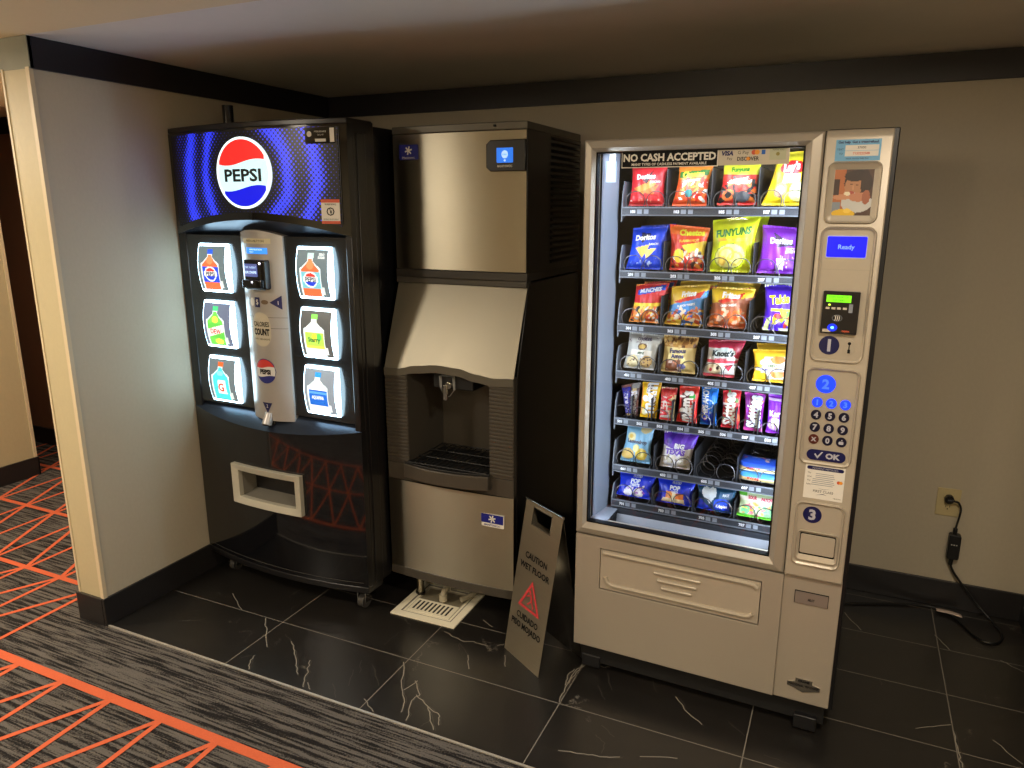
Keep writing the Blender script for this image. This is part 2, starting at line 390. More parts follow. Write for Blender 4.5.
# --- carpet
def carpet_mat():
    m = bpy.data.materials.new('streaked_carpet'); m.use_nodes = True; nt = m.node_tree; b = nt.nodes['Principled BSDF']; N = nt.nodes.new; K = nt.links.new
    tc = N('ShaderNodeTexCoord')
    def noise(sc, stretch, det=3):
        mp = N('ShaderNodeMapping'); mp.inputs['Scale'].default_value = stretch
        n = N('ShaderNodeTexNoise'); n.inputs['Scale'].default_value = sc; n.inputs['Detail'].default_value = det
        K(tc.outputs['Object'], mp.inputs[0]); K(mp.outputs[0], n.inputs['Vector']); return n
    a = noise(1.5, (1.0, 44, 1), 2); c = noise(7.0, (1.0, 17, 1), 2); f = noise(170, (1, 1, 1), 1)
    s1 = N('ShaderNodeMath'); s1.operation = 'ADD'; K(a.outputs['Fac'], s1.inputs[0]); K(c.outputs['Fac'], s1.inputs[1])
    s2 = N('ShaderNodeMath'); s2.operation = 'MULTIPLY_ADD'; K(f.outputs['Fac'], s2.inputs[0]); s2.inputs[1].default_value = 0.45; K(s1.outputs[0], s2.inputs[2])
    r = N('ShaderNodeValToRGB'); e = r.color_ramp.elements; e[0].position = 0.53; e[1].position = 0.63
    e[0].color = rgb(31, 29, 29); e[1].color = rgb(90, 86, 82)
    dv = N('ShaderNodeMath'); dv.operation = 'DIVIDE'; dv.inputs[1].default_value = 2.1; K(s2.outputs[0], dv.inputs[0]); K(dv.outputs[0], r.inputs[0])
    K(r.outputs[0], b.inputs['Base Color']); b.inputs['Roughness'].default_value = 0.95; b.inputs['Specular IOR Level'].default_value = 0.1
    bp = N('ShaderNodeBump'); bp.inputs['Strength'].default_value = 0.6; bp.inputs['Distance'].default_value = 0.004
    K(f.outputs['Fac'], bp.inputs['Height']); K(bp.outputs[0], b.inputs['Normal'])
    return m
M_carpet = carpet_mat()
M_orange = mat('orange_carpet_yarn', (196, 96, 64), 0.95, bump=0.5, bscale=200, var=0.12, spec=0.1)
cp = MB()
cp.box(-4.2, -5.0, -0.06, 4.6, DY, 0.0, M_carpet)
cp.box(-4.2, DY, -0.06, XL, 0.6, 0.0, M_carpet)
PX = 0.2475; X0 = -0.068
ROWS = [(-0.48, 0.003), (-0.955, 0.0), (-1.43, 0.0), (-1.92, 0.0), (-2.40, 0.0), (-2.88, 0.0), (-3.36, 0)]
zc = 0.0025
def oseg(a, b, wd): strip2d(cp, [a, b], wd, zc+rv.uniform(0, .0004), M_orange)
oseg((-4.0, -1.92), (4.5, -1.92), 0.036)
for y in (-0.48, -0.955, -1.43): oseg((-4.0, y), (-0.17 if y < -1.5 else -0.172, y-0.002), 0.026)
for y in (-2.40, -2.88): oseg((-4.0, y), (4.5, y), 0.026)
for k in range(-16, 19):
    x = X0+k*PX
    if x <= -0.25:
        for (ya, yb, dx) in ((-0.955, -1.43, 1), (-1.43, -1.92, -1), (-0.48, -0.955, 1), (0.0, -0.48, 1)):
            oseg((x+0.0, ya), (x+0.01, yb), 0.018)
            if dx == 1 and x < -0.5: oseg((x, ya), (x+PX, yb), 0.019)
            if dx == -1: oseg((x, ya), (x-PX, yb), 0.019)
    for (ya, yb) in ((-1.92, -2.40), (-2.40, -2.88)):
        oseg((x, ya), (x+0.012, yb), 0.019); oseg((x, ya), (x-PX, yb), 0.019)
struct(cp.build('floor_carpet', recalc=False, smooth=False))
# edging strip between carpet and tile
e = MB(); e.box(XL+0.012, DY-0.006, 0.0, DX, DY+0.002, 0.004, M_strip); struct(e.build('trim_1'))

# --- walls
WE = 0.157
WT = 2.124
def wallbox(name, x0, y0, z0, x1, y1, z1, m, bev=0.0):
    b = MB(); b.box(x0, y0, z0, x1, y1, z1, m); o = b.build(name, bevel=bev, smooth=False); struct(o); return o
wallbox('wall_back', XL, 0.0, 0.0, DX+0.12, 0.14, H, M_wall)

wallbox('wall_left', -WE+0.012, DY+0.012, 0.0, XL, 0.14, H, M_wall)
# pale cap on the partition's end, with thin corner beads
b = MB(); b.box(-WE+0.004, DY-0.001, 0.12, XL+0.003, DY+0.012, WT+0.01, M_wallwarm)
b.box(XL-0.012, DY-0.004, 0.12, XL+0.0065, DY+0.012, WT+0.005, mat('corner_bead', (206, 190, 158), 0.4))
b.box(-WE-0.0, DY-0.004, 0.12, -WE+0.010, DY+0.012, WT+0.005, mat('corner_bead'))
struct(b.build('trim_2', smooth=False))
wallbox('wall_right', DX, DY-0.01, 0.0, DX+0.14, 0.0, H, M_wall)
wallbox('wall_far', -4.2, -0.16, 0.0, -WE, 0.0, H, M_wallbrown)
wallbox('wall_corridor', -4.2, -3.2, 0.0, -1.985, -0.60, H, M_wallwarm)
wallbox('wall_rear', -4.2, -5.1, 0.0, 4.6, -5.0, H, M_wallwarm)
wallbox('wall_side', 4.6, -5.1, 0.0, 4.7, DY, H, M_wallwarm)
wallbox('wall_front_right', DX+0.14, DY-0.01, 0.0, 4.6, DY+0.1, H, M_wallwarm)
# corner bead of the corridor wall
b = MB(); b.box(-1.992, -0.612, 0.12, -1.979, -0.594, WT, mat('corner_bead')); struct(b.build('trim_3', smooth=False))
# --- ceiling
wallbox('ceiling', XL, DY, H, DX+0.14, 0.14, H+0.08, M_ceil)
b = MB(); b.box(-4.2, -5.1, H, 4.7, DY, H+0.08, M_ceilhall); b.box(-4.2, DY, H, XL, 0.14, H+0.08, M_ceilhall); struct(b.build('ceiling_hall', smooth=False))
# --- crown bands
b = MB(); b.box(XL, DY, WT, XL+0.012, -0.012, H-0.0005, M_crown); struct(b.build('trim_4', bevel=0.001, smooth=False))
b = MB(); b.box(XL, -0.012, WT, DX, 0.0, H-0.0005, M_crown); struct(b.build('trim_5', bevel=0.001, smooth=False))
b = MB(); b.box(-0.45, DY-0.002, WT, XL+0.012, DY+0.012, H-0.0005, M_crowngrey); struct(b.build('trim_6', smooth=False))
b = MB(); b.box(-4.2, -0.172, WT, -WE, -0.16, H-0.0005, M_crown); b.box(-4.2, -0.60, WT-0.0, -1.99, -0.588, H-0.0005, M_crown); struct(b.build('trim_7', smooth=False))
# --- baseboards
BBH = 0.120
def bboard(name, boxes):
    b = MB()
    for q in boxes: b.box(q[0], q[1], 0.0, q[2], q[3], BBH, M_base)
    struct(b.build(name, bevel=0.002, smooth=False))
bboard('baseboard_back', [(XL, -0.012, DX, 0.0)])
bboard('baseboard_left', [(XL, DY-0.010, XL+0.012, -0.012)])
bboard('baseboard_end', [(-WE-0.008, DY-0.012, XL, DY+0.012), (-WE-0.008, DY+0.012, -WE+0.012, -0.17)])
bboard('baseboard_right', [(DX-0.012, DY, DX, -0.012)])
bboard('baseboard_far', [(-4.2, -0.176, -WE-0.008, -0.16)])
bboard('baseboard_corridor', [(-1.985, -3.2, -1.973, -0.59), (-4.2, -0.60, -1.973, -0.588)])
bboard('baseboard_rear', [(-4.2, -5.0, 4.6, -4.988)])
# --- recessed ceiling lamps of the hall (their light is the area lamp just under each)
M_lampglow = mat('lamp_diffuser', (255, 240, 215), 0.5, emit=(255, 225, 175), es=3.0)
for i, (lx, ly, _p) in enumerate(DOWNLIGHTS+[(-1.0, -0.75, 5)]):
    t = thing('recessed_downlight', 'round recessed downlight in the hall ceiling', 'ceiling lamp', (lx, ly, H), 0, 'recessed downlights of the hall')
    b = MB(); b.ring(ellipse(0, 0, .15, .15, 28), ellipse(0, 0, .125, .125, 28), 0, 0.008, M_white)
    b.v = [(x, z, -y) for x, y, z in b.v]; b.build('trim_ring', t)
    b = MB(); b.prismz(ellipse(0, 0, .125, .125, 28), -0.004, -0.001, M_lampglow); b.build('diffuser', t)

for (qx, qy, nx, ny) in FILL_SCONCES:  # fixture bodies for the added fill lamps, out of view
    t = thing('fill_sconce', 'pale half-round sconce added on the hall wall for fill light', 'wall lamp', (qx, qy, 1.72), 0 if ny else -PI/2, 'added fill sconces of the hall')
    b = MB(); arc = [(.08*math.cos(PI*i/14), .08*math.sin(PI*i/14)) for i in range(15)]; arci = [(x*.93, y*.93) for x, y in arc]
    b.prismz(arc+arci[::-1], -.13, .13, M_paper); b.build('shade', t)
    b = MB(); b.box(-.03, 0, -.05, .03, .012, .05, M_steel); b.build('bracket', t)

# ================================================================== DRINK VENDING MACHINE
PW, PZT, PZB = 0.924, 1.977, 0.095
P = thing('drink_vending_machine', 'tall black soda vending machine with lit blue header and six glowing bottle buttons', 'vending machine', (-0.006, -1.0635, 0), -0.0331)
BU = 0.057
def bulge(u): return -BU*max(0.0, 1-(2*u/PW-1)**2)
# cabinet behind the door
b = MB(); b.box(0.006, 0.165, PZB, PW-0.036, 0.80, 1.965, M_blackmetal)
b.box(0.02, 0.158, PZB+0.02, PW-0.02, 0.166, 1.95, M_dark)
b.build('cabinet', P, bevel=0.006)
# door box with a bulged front, in three bands
def front_profile(n=24, v0=0.0, k=1.0, u0=0.0, u1=PW): return [(u0+(u1-u0)*i/n, v0+k*bulge(u0+(u1-u0)*i/n)) for i in range(n+1)]
d = MB()
def arch_z(u): return 1.553+0.062*max(0, 1-((u-0.475)/0.46)**2) if abs(u-0.475) < .46 else 1.553
# door body (flat behind), sides
d.box(0.0, 0.03, PZB+0.02, PW, 0.158, PZT-0.004, M_black)
# side stiles beside the selection panels
d.box(0.0, 0.0, 0.80, 0.045, 0.03, 1.56, M_black); d.box(PW-0.03, 0.0, 0.80, PW, 0.03, 1.56, M_black)
door = d.build('door', P, bevel=0.004)
# top cap
b = MB(); pr = front_profile(); b.prismz(pr+[(PW, 0.15), (0, 0.15)], PZT-0.022, PZT, M_black); b.build('top_cap', P, bevel=0.004)
M_satin = mat('satin_gunmetal', (46, 52, 64), 0.30, metal=0.6)
# header light box shell: curved front from arch to cap
def hdr(s, t):
    u = PW*s; z = arch_z(u)+(PZT-0.022-arch_z(u))*t; return (u, bulge(u), z)
b = MB(); b.grid(hdr, 40, 8, M_gloss)
b.grid(lambda s, t: (PW*s, bulge(PW*s)*(1-t)+0.03*t, arch_z(PW*s)*(1-t)+1.553*t), 40, 4, M_satin)   # cove under the header
b.grid(lambda s, t: (0.0, 0.03*s, 1.553+(PZT-1.575)*t), 1, 1, M_black); b.grid(lambda s, t: (PW, 0.03*s, 1.553+(PZT-1.575)*t), 1, 1, M_black)
header = b.build('header_panel', P)
# printed, backlit dot screen
def dotmat():
    m = bpy.data.materials.new('blue_dot_screen'); m.use_nodes = True; nt = m.node_tree; bs = nt.nodes['Principled BSDF']; N = nt.nodes.new; K = nt.links.new
    tc = N('ShaderNodeTexCoord'); sp = N('ShaderNodeSeparateXYZ'); K(tc.outputs['Object'], sp.inputs[0])
    def M(op, a, b2=None, c=None):
        n = N('ShaderNodeMath'); n.operation = op
        for i, q in enumerate((a, b2, c)):
            if q is None: continue
            if isinstance(q, (int, float)): n.inputs[i].default_value = q
            else: K(q, n.inputs[i])
        return n.outputs[0]
    x, z = sp.outputs['X'], sp.outputs['Z']
    cb = N('ShaderNodeCombineXYZ')
    a = M('MULTIPLY', M('ADD', x, z), 0.7071); c = M('MULTIPLY', M('SUBTRACT', z, x), 0.7071)
    K(a, cb.inputs[0]); K(c, cb.inputs[1])
    vo = N('ShaderNodeTexVoronoi'); vo.voronoi_dimensions = '2D'; vo.inputs['Scale'].default_value = 70; vo.inputs['Randomness'].default_value = 0.0
    K(cb.outputs[0], vo.inputs['Vector'])
    dx = M('SUBTRACT', x, 0.468); dz = M('MULTIPLY', M('SUBTRACT', z, 1.79), 0.86)
    r = M('SQRT', M('ADD', M('MULTIPLY', dx, dx), M('MULTIPLY', dz, dz)))
    nz = N('ShaderNodeTexNoise'); nz.inputs['Scale'].default_value = 4.5; nz.inputs['Detail'].default_value = 1; K(tc.outputs['Object'], nz.inputs['Vector'])
    rr = M('ADD', r, M('MULTIPLY', M('SUBTRACT', nz.outputs['Fac'], 0.5), 0.10))
    band = M('MULTIPLY_ADD', M('SINE', M('MULTIPLY_ADD', rr, 50.0, -8.6)), 0.34, 0.66)
    near = M('MULTIPLY', M('SUBTRACT', rr, 0.125), 14.0); near = M('MINIMUM', M('MAXIMUM', near, 0.0), 1.0)
    far = M('MULTIPLY', M('SUBTRACT', 0.425, r), 18.0); far = M('MINIMUM', M('MAXIMUM', far, 0.0), 1.0)
    amp = M('MULTIPLY', M('MULTIPLY', band, near), far)
    rad = M('MULTIPLY_ADD', amp, 0.42, 0.11)
    dot = M('MULTIPLY', M('SUBTRACT', rad, vo.outputs['Distance']), 9.0); dot = M('MINIMUM', M('MAXIMUM', dot, 0.0), 1.0)
    es = M('MULTIPLY', dot, M('MULTIPLY_ADD', amp, 1.15, 0.03))
    mc = N('ShaderNodeMixRGB'); mc.inputs[1].default_value = rgb(8, 8, 14); mc.inputs[2].default_value = rgb(60, 80, 240); K(dot, mc.inputs[0]); K(mc.outputs[0], bs.inputs['Base Color']); bs.inputs['Roughness'].default_value = 0.32
    bs.inputs['Emission Color'].default_value = rgb(38, 52, 255); K(es, bs.inputs['Emission Strength'])
    return m
M_dots = dotmat()
def dsc(s, t):
    u = 0.03+0.86*s; z0 = arch_z(u)+0.028; z1 = PZT-0.030; return (u, bulge(u)-0.0025, z0+(z1-z0)*t)
b = MB(); b.grid(dsc, 40, 6, M_dots); ds = b.build('dot_screen', header, recalc=False)
# side strip of dots at the far left edge is part of the screen; groove lines
b = MB()
for u in (0.028, 0.893):
    b = MB(); b.grid(lambda s, t, u=u: (u+0.003*s, bulge(u)-0.003, 1.60+0.345*t), 1, 1, M_blackmetal); b.build('panel_seam', header)
# round logo: rim, waves, lettering
CX, CZ, RX, RZ = 0.468, 1.790, 0.141, 0.133
M_lw = mat('logo_white', (235, 250, 252), 0.3, emit=(232, 252, 255), es=1.05)
M_lr = mat('logo_red', (228, 38, 36), 0.3, emit=(236, 44, 40), es=0.85)
M_lb = mat('logo_blue', (12, 20, 210), 0.3, emit=(10, 20, 235), es=0.75)
M_lm = mat('logo_pale_blue', (196, 232, 240), 0.3, emit=(200, 240, 248), es=0.95)
M_lk = mat('logo_black', (16, 24, 22), 0.4)
def globe(mb, cx, cz, rx, rz, surf, mw, mr, mb_, mm, rim=0.93, n=48):
    th = 0.0
    mb.poly(ellipse(cx, cz, rx, rz, n), 0, mw, surf=lambda x, z: surf(x, z, 0))
    def wave(x, k, a): return k+a*math.sin((x)*2.9)
    def region(f0, f1, m, off):
        xs = [-rim+2*rim*i/28 for i in range(29)]; top = []; bot = []
        for x in xs:
            e = math.sqrt(max(0, rim*rim-x*x)); hi = min(e, f1(x)); lo = max(-e, f0(x))
            if hi >= lo-1e-6: top.append((cx+x*rx, cz+hi*rz)); bot.append((cx+x*rx, cz+max(lo, -e)*rz))
        n2 = len(top)
        mb.add([surf(x, z, off) for x, z in top+bot], [(i, i+1, n2+i+1, n2+i) for i in range(n2-1)], m)
    up = lambda x: wave(x, 0.30, 0.085); dn = lambda x: wave(x, -0.42, 0.085)
    region(up, lambda x: 9, mr, 1); region(lambda x: -9, dn, mb_, 1); region(dn, up, mm, 1)
b = MB(); globe(b, CX, CZ, RX, RZ, lambda x, z, k: (x, bulge(x)-0.008-0.001*k, z), M_lw, M_lr, M_lb, M_lm)
b.ring(ellipse(CX, CZ, RX, RZ, 48), ellipse(CX, CZ, RX*.97, RZ*.97, 48), -0.0085, -0.001, M_lw, surf=lambda x, z: bulge(x))
logo = b.build('globe_logo', header)
b = MB(); b.text('PEPSI', CX, CZ-0.008, 0.046, 0, M_lk, bold=0.03, sx=1.4, surf=lambda x, z: (x, bulge(x)-0.0105, z), maxw=0.243); b.build('lettering', logo)
# stickers on the header
def sticker(name, parent, x0, z0, x1, z1, y, m, extra=None, surf=None, label=None):
    b = MB(); sf = surf or (lambda x, z: 0.0)
    b.sliced([(x0, z0), (x1, z0), (x1, z1), (x0, z1)], lambda x, z: (x, sf(x, z)+y-0.0008, z), m)
    if extra: extra(b, y-0.0013)
    o = b.build(name, parent, smooth=False)
    if label: o['label'] = label
    return o
M_red = mat('orange_red_print', (206, 84, 52), 0.5)
sf = lambda x, z: bulge(x)
def warn(b, y):
    S = lambda x, z: (x, bulge(x)+y, z)
    b.poly([(0.812, 1.604), (0.886, 1.604), (0.886, 1.614), (0.812, 1.614)], 0, M_red, surf=S); b.poly([(0.812, 1.680), (0.886, 1.680), (0.886, 1.692), (0.812, 1.692)], 0, M_red, surf=S)
    b.text('WARNING', 0.849, 1.674, 0.007, 0, M_ink, surf=S); b.text('TIPPING OR ROCKING', 0.849, 1.620, 0.005, 0, M_ink, surf=S, maxw=.06)
    b.text('O', 0.849, 1.648, 0.032, 0, M_ink, surf=S); b.text('/', 0.849, 1.648, 0.028, 0, M_ink, surf=S, rot=0.5); b.text('z', 0.851, 1.647, 0.012, 0, M_ink, bold=.05, surf=S)
sticker('warning_sticker', header, 0.812, 1.604, 0.886, 1.692, -0.003, M_paper, warn, sf, 'white and orange warning sticker')
def svc(b, y):
    S = lambda x, z: (x, bulge(x)+y, z)
    b.poly(ellipse(0.780, 1.922, .010, .010, 16), 0, M_paper, surf=S)
    b.text('FOR SERVICE', 0.825, 1.930, 0.006, 0, M_paper, surf=S); b.text('CALL US', 0.825, 1.919, 0.005, 0, M_paper, surf=S)
    b.poly([(0.803, 1.895), (0.846, 1.895), (0.846, 1.905), (0.803, 1.905)], 0, M_paper, surf=S); b.poly([(0.862, 1.893), (0.879, 1.893), (0.879, 1.942), (0.862, 1.942)], 0, M_paper, surf=S)
sticker('service_sticker', header, 0.762, 1.888, 0.882, 1.946, -0.003, M_gloss, svc, sf)
# selection panels
M_panel = mat('selection_panel', (30, 31, 32), 0.22, coat=0.3)
for (u0, u1, nm) in ((0.045, 0.368, 'left'), (0.586, 0.894, 'right')):
    b = MB(); b.box(u0, 0.004, 0.826, u1, 0.03, 1.553, M_panel); b.build('selection_panel', P, bevel=0.002)
# glowing buttons
M_rim = mat('lit_acrylic', (230, 255, 255), 0.3, emit=(196, 234, 255), es=12.0)
def bottle(a, cap, body, lab_, kind):
    cx = .44
    a.poly([(cx-.10, .93), (cx+.10, .93), (cx+.10, .82), (cx-.10, .82)], cap)
    a.poly([(cx-.08, .82), (cx+.08, .82), (cx+.08, .76), (cx+.33, .60), (cx+.33, .02), (cx-.33, .02), (cx-.33, .60), (cx-.08, .76)], (225, 240, 245))
    a.poly([(cx-.06, .80), (cx+.06, .80), (cx+.08, .74), (cx+.28, .58), (cx+.28, .02), (cx-.28, .02), (cx-.28, .58), (cx-.08, .74)], body)
    a.rect(cx-.30, .18, cx+.30, .54, lab_)
    return a
def art_cola(zero=False):
    a = Art(40, 56, (98, 114, 120)); bottle(a, (40, 90, 225) if not zero else (190, 225, 225), (240, 108, 66), (40, 74, 214) if not zero else (120, 190, 205), 0)
    a.ell(.44, .68, .12, .10, (255, 140, 90)); a.ell(.44, .37, .22, .17, (240, 250, 252)); a.ell(.44, .37, .19, .14, (222, 60, 52)); a.rect(.2, .32, .68, .42, (240, 248, 250)); a.mask((((a.x-.44)/.19)**2+((a.y-.37)/.14)**2 < 1) & (a.y < .32), (40, 66, 210))
    a.rect(.74, .06, .84, .22, (210, 222, 222)); return a
def art_green():
    a = Art(40, 56, (100, 110, 134)); bottle(a, (70, 200, 130), (112, 220, 84), (96, 196, 76), 0); a.ell(.44, .62, .12, .08, (225, 236, 90)); a.poly([(.14, .2), (.74, .34), (.74, .52), (.14, .38)], (238, 244, 236)); a.ell(.5, .1, .16, .07, (236, 236, 90)); a.rect(.76, .06, .84, .22, (210, 222, 222)); return a
def art_sport():
    a = Art(40, 56, (98, 110, 116)); bottle(a, (240, 96, 44), (74, 212, 218), (74, 205, 215), 0); a.poly([(.3, .16), (.64, .16), (.62, .50), (.34, .50)], (232, 246, 246)); a.ell(.44, .66, .12, .06, (130, 240, 240)); a.rect(.76, .06, .84, .22, (200, 214, 214)); return a
def art_lime():
    a = Art(40, 56, (84, 86, 84)); bottle(a, (134, 226, 96), (246, 250, 242), (176, 226, 90), 0); a.rect(.14, .18, .74, .24, (228, 236, 90)); a.ell(.46, .42, .08, .09, (236, 228, 70)); a.ell(.60, .44, .08, .08, (94, 214, 96)); a.rect(.76, .05, .86, .22, (225, 232, 230)); return a
def art_water():
    a = Art(40, 56, (128, 140, 152)); bottle(a, (44, 150, 236), (248, 250, 252), (34, 104, 206), 0); a.rect(.14, .44, .74, .50, (90, 160, 230)); a.rect(.76, .05, .85, .22, (225, 232, 238)); return a
BUT = [(0.128, 1.517, art_cola(), 'PEPSI', (60, 50, 50), .37, .10, 'button showing a blue-capped cola bottle'), (0.128, 1.281, art_green(), 'DEW', (214, 40, 40), .34, .12, 'button showing a green soda bottle'), (0.128, 1.041, art_sport(), 'G', (226, 70, 50), .32, .20, 'button showing a turquoise sports drink bottle'),
       (0.664, 1.517, art_cola(True), 'PEPSI', (60, 60, 60), .37, .10, 'button showing a clear-capped cola bottle'), (0.664, 1.282, art_lime(), 'Starry', (30, 90, 60), .36, .10, 'button showing a lemon-lime bottle'), (0.664, 1.050, art_water(), 'AQUAFINA', (240, 248, 255), .36, .08, 'button showing a water bottle')]
BWD, BHT = 0.166, 0.200
for (u0, zt, art, tx, tcol, ty, th_, lb) in BUT:
    u1 = u0+BWD; z0 = zt-BHT
    bul = lambda t: -0.008-0.017*(1-(2*t-1)**2)
    b = MB()
    # acrylic body: bowed side profile extruded across
    prof = [(0.004, z0), (0.004, zt)]+[(bul(1-k/28), zt-BHT*k/28) for k in range(29)]
    b.prismx(prof, u0, u1, M_rim)
    bt = b.build('selection_button', P, bevel=0.004); bt['label'] = lb
    b = MB(); c = art.cols()
    b.grid(lambda s, t: (u0+0.006+(BWD-0.013)*s, bul(0.05+.90*t)-0.0018, z0+0.010+(BHT-0.020)*t), art.n, art.m, M_glow, col=c)
    S = lambda x, z: (u0+0.006+(BWD-0.013)*x, bul(0.05+.9*z)-0.0030, z0+0.010+(BHT-0.02)*z)
    rot = 0.0
    b.text(tx, .44, ty, th_, 0, M_glow, bold=.03, sx=1.15, rot=rot, surf=S, col=rgb(*tcol), maxw=.40)
    if 'clear-capped' in lb: b.text('ZERO', .80, .90, .05, 0, M_glow, bold=.03, surf=S, col=rgb(240, 250, 250), maxw=.26); b.text('SUGAR', .80, .84, .05, 0, M_glow, bold=.03, surf=S, col=rgb(240, 250, 250), maxw=.26)
    b.build('picture', bt, recalc=False, smooth=False, color=True)
# centre column
CU0, CU1 = 0.366, 0.588
CB = 0.032
def cbul(u): return -0.004-CB*max(0, 1-((2*(u-CU0)/(CU1-CU0)-1))**2)
b = MB()
def ctop(u): return 1.553+0.024*max(0, 1-((u-0.46)/0.13)**2)
def cbot(u): return 0.800
b.grid(lambda s, t: (CU0+(CU1-CU0)*s, cbul(CU0+(CU1-CU0)*s), cbot(0)+(ctop(CU0+(CU1-CU0)*s)-cbot(0))*t), 20, 8, M_silver)
b.grid(lambda s, t: (CU0+(CU1-CU0)*s, cbul(CU0+(CU1-CU0)*s)*(1-t)+0.03*t, 0.800), 20, 1, M_silver)
b.grid(lambda s, t: (CU0+(CU1-CU0)*s, cbul(CU0+(CU1-CU0)*s)*(1-t)+0.03*t, ctop(CU0+(CU1-CU0)*s)), 20, 1, M_silver)
for u in (CU0, CU1): b.grid(lambda s, t, u=u: (u, cbul(u)*(1-s)+0.03*s, 0.80+0.753*t), 1, 1, M_silver)
col = b.build('centre_column', P)
csf = lambda x, z: cbul(x)
CS = lambda off: (lambda x, z: (x, cbul(x)+off, z))
for z in (1.232, 1.188):
    b = MB(); b.grid(lambda s, t, z=z: (CU0+(CU1-CU0)*s, cbul(CU0+(CU1-CU0)*s)-0.0006, z+0.0015*t), 16, 1, M_plast); b.build('column_seam', col, recalc=False)
# name strip, display
def st1(b, y): b.text('DRINKS THIS WAY UP', 0.470, 1.534, 0.009, 0, M_ink, surf=CS(y), maxw=.12)
sticker('name_strip', col, 0.395, 1.524, 0.545, 1.544, 0.0, mat('cream_label', (196, 186, 150), .5), lambda b, y: b.text('PRESS A BUTTON', 0.47, 1.534, 0.009, 0, M_ink, surf=CS(y), maxw=.12), csf)
b = MB(); M_lcd = mat('blue_lcd', (50, 130, 225), 0.3, emit=(56, 140, 238), es=1.0)
b.sliced([(0.418, 1.484), (0.530, 1.484), (0.530, 1.508), (0.418, 1.508)], CS(-.0015), M_lcd)
M_lcdt = mat('lcd_text', (200, 230, 255), .4, emit=(190, 225, 255), es=1.0)
b.text('MAKE SELECTION', 0.474, 1.501, 0.006, 0, M_lcdt, bold=.02, surf=CS(-0.002), maxw=.095); b.text('READY', 0.452, 1.491, 0.006, 0, M_lcdt, surf=CS(-0.002)); b.build('display', col)
# card reader
b = MB(); yb = cbul(0.47)
b.prism(rrect(0.426, 1.345, 0.534, 1.462, 0.008), yb-0.022, yb+0.02, M_gloss); b.box(0.430, yb-0.040, 1.352, 0.528, yb-0.02, 1.385, M_gloss)
rd = b.build('card_reader', col, bevel=0.003)
b = MB(); b.prism(rrect(0.432, 1.396, 0.498, 1.446, 0.004), yb-0.0245, yb-0.022, mat('reader_screen', (80, 90, 140), .3, emit=(72, 84, 140), es=1.0))
b.text('TAP, INSERT', 0.465, 1.432, 0.008, yb-0.0252, M_lcdt, maxw=.06); b.text('OR SWIPE', 0.465, 1.413, 0.010, yb-0.0252, M_lcdt, maxw=.06, bold=.03); b.build('screen', rd)
b = MB(); b.poly(ellipse(0.512, 1.449, .006, .005, 14), yb-0.0232, mat('reader_led', (255, 255, 255), .3, emit=(230, 232, 255), es=2.5)); b.build('indicator', rd); b = MB(); b.poly(ellipse(0.484, 1.377, .005, .004, 14), yb-0.0412, mat('reader_led')); b.build('indicator', rd)
# row of little marks, blue pointer
b = MB()
b.poly(ellipse(0.430, 1.292, .014, .017, 18), 0, M_paper, surf=CS(-.001)); b.poly([(0.448, 1.272), (0.476, 1.272), (0.476, 1.312), (0.448, 1.312)], 0, M_navy, surf=CS(-.001)); b.text('$', 0.462, 1.292, 0.022, 0, M_paper, surf=CS(-.0016)); b.poly(ellipse(0.500, 1.294, .018, .009, 18), 0, mat('coin_brown', (104, 84, 62), .5), surf=CS(-.001))
b.poly([(0.523, 1.293), (0.572, 1.322), (0.572, 1.266)], 0, M_navy, surf=CS(-.001)); b.text('1', 0.558, 1.293, 0.016, 0, M_paper, surf=CS(-.0016)); b.build('payment_marks', col, recalc=False, smooth=False)
M_caps = mat('cream_sticker', (186, 178, 156), .55)
b = MB(); b.sliced(rrect(0.425, 1.112, 0.520, 1.252, 0.046, 8), CS(-.001), M_caps)
b.text('CALORIES', 0.4725, 1.204, 0.020, 0, M_ink, bold=.02, surf=CS(-.0018), maxw=.082); b.text('COUNT', 0.4725, 1.172, 0.026, 0, M_ink, bold=.05, surf=CS(-.0018), maxw=.082); b.text('CHECK THEN CHOOSE', 0.4725, 1.143, 0.007, 0, M_ink, surf=CS(-.0018), maxw=.08)
b.build('calories_sticker', col, recalc=False)
M_fr = mat('flat_red', (190, 52, 44), .45); M_fw = mat('flat_white', (206, 204, 198), .45); M_fb = mat('flat_blue', (32, 36, 110), .45)
b = MB(); globe(b, 0.476, 1.010, 0.054, 0.052, lambda x, z, k: (x, cbul(x)-0.001-0.0006*k, z), M_fb, M_fr, M_fb, M_fw, rim=.94)
b.text('PEPSI', 0.476, 1.007, 0.019, 0, M_ink, bold=.06, surf=CS(-.0022), maxw=.088); b.build('column_globe_logo', col, recalc=False)
b = MB(); b.poly([(0.446, 0.876), (0.500, 0.876), (0.473, 0.832)], 0, M_navy, surf=CS(-.001)); b.text('2', 0.473, 0.862, 0.015, 0, M_paper, surf=CS(-.0016)); b.build('pointer_mark', col, recalc=False, smooth=False)
# coin return cup
b = MB(); b.tube([(0.476, -0.030, 0.830), (0.476, -0.052, 0.784)], [0.018, 0.021], M_silver, 24); b.cyl((0.476, -0.053, 0.780), (0.476, -0.050, 0.788), 0.017, M_dark)
b.box(0.456, -0.030, 0.780, 0.496, -0.01, 0.800, M_dark); b.build('coin_return_cup', col, bevel=0.002)
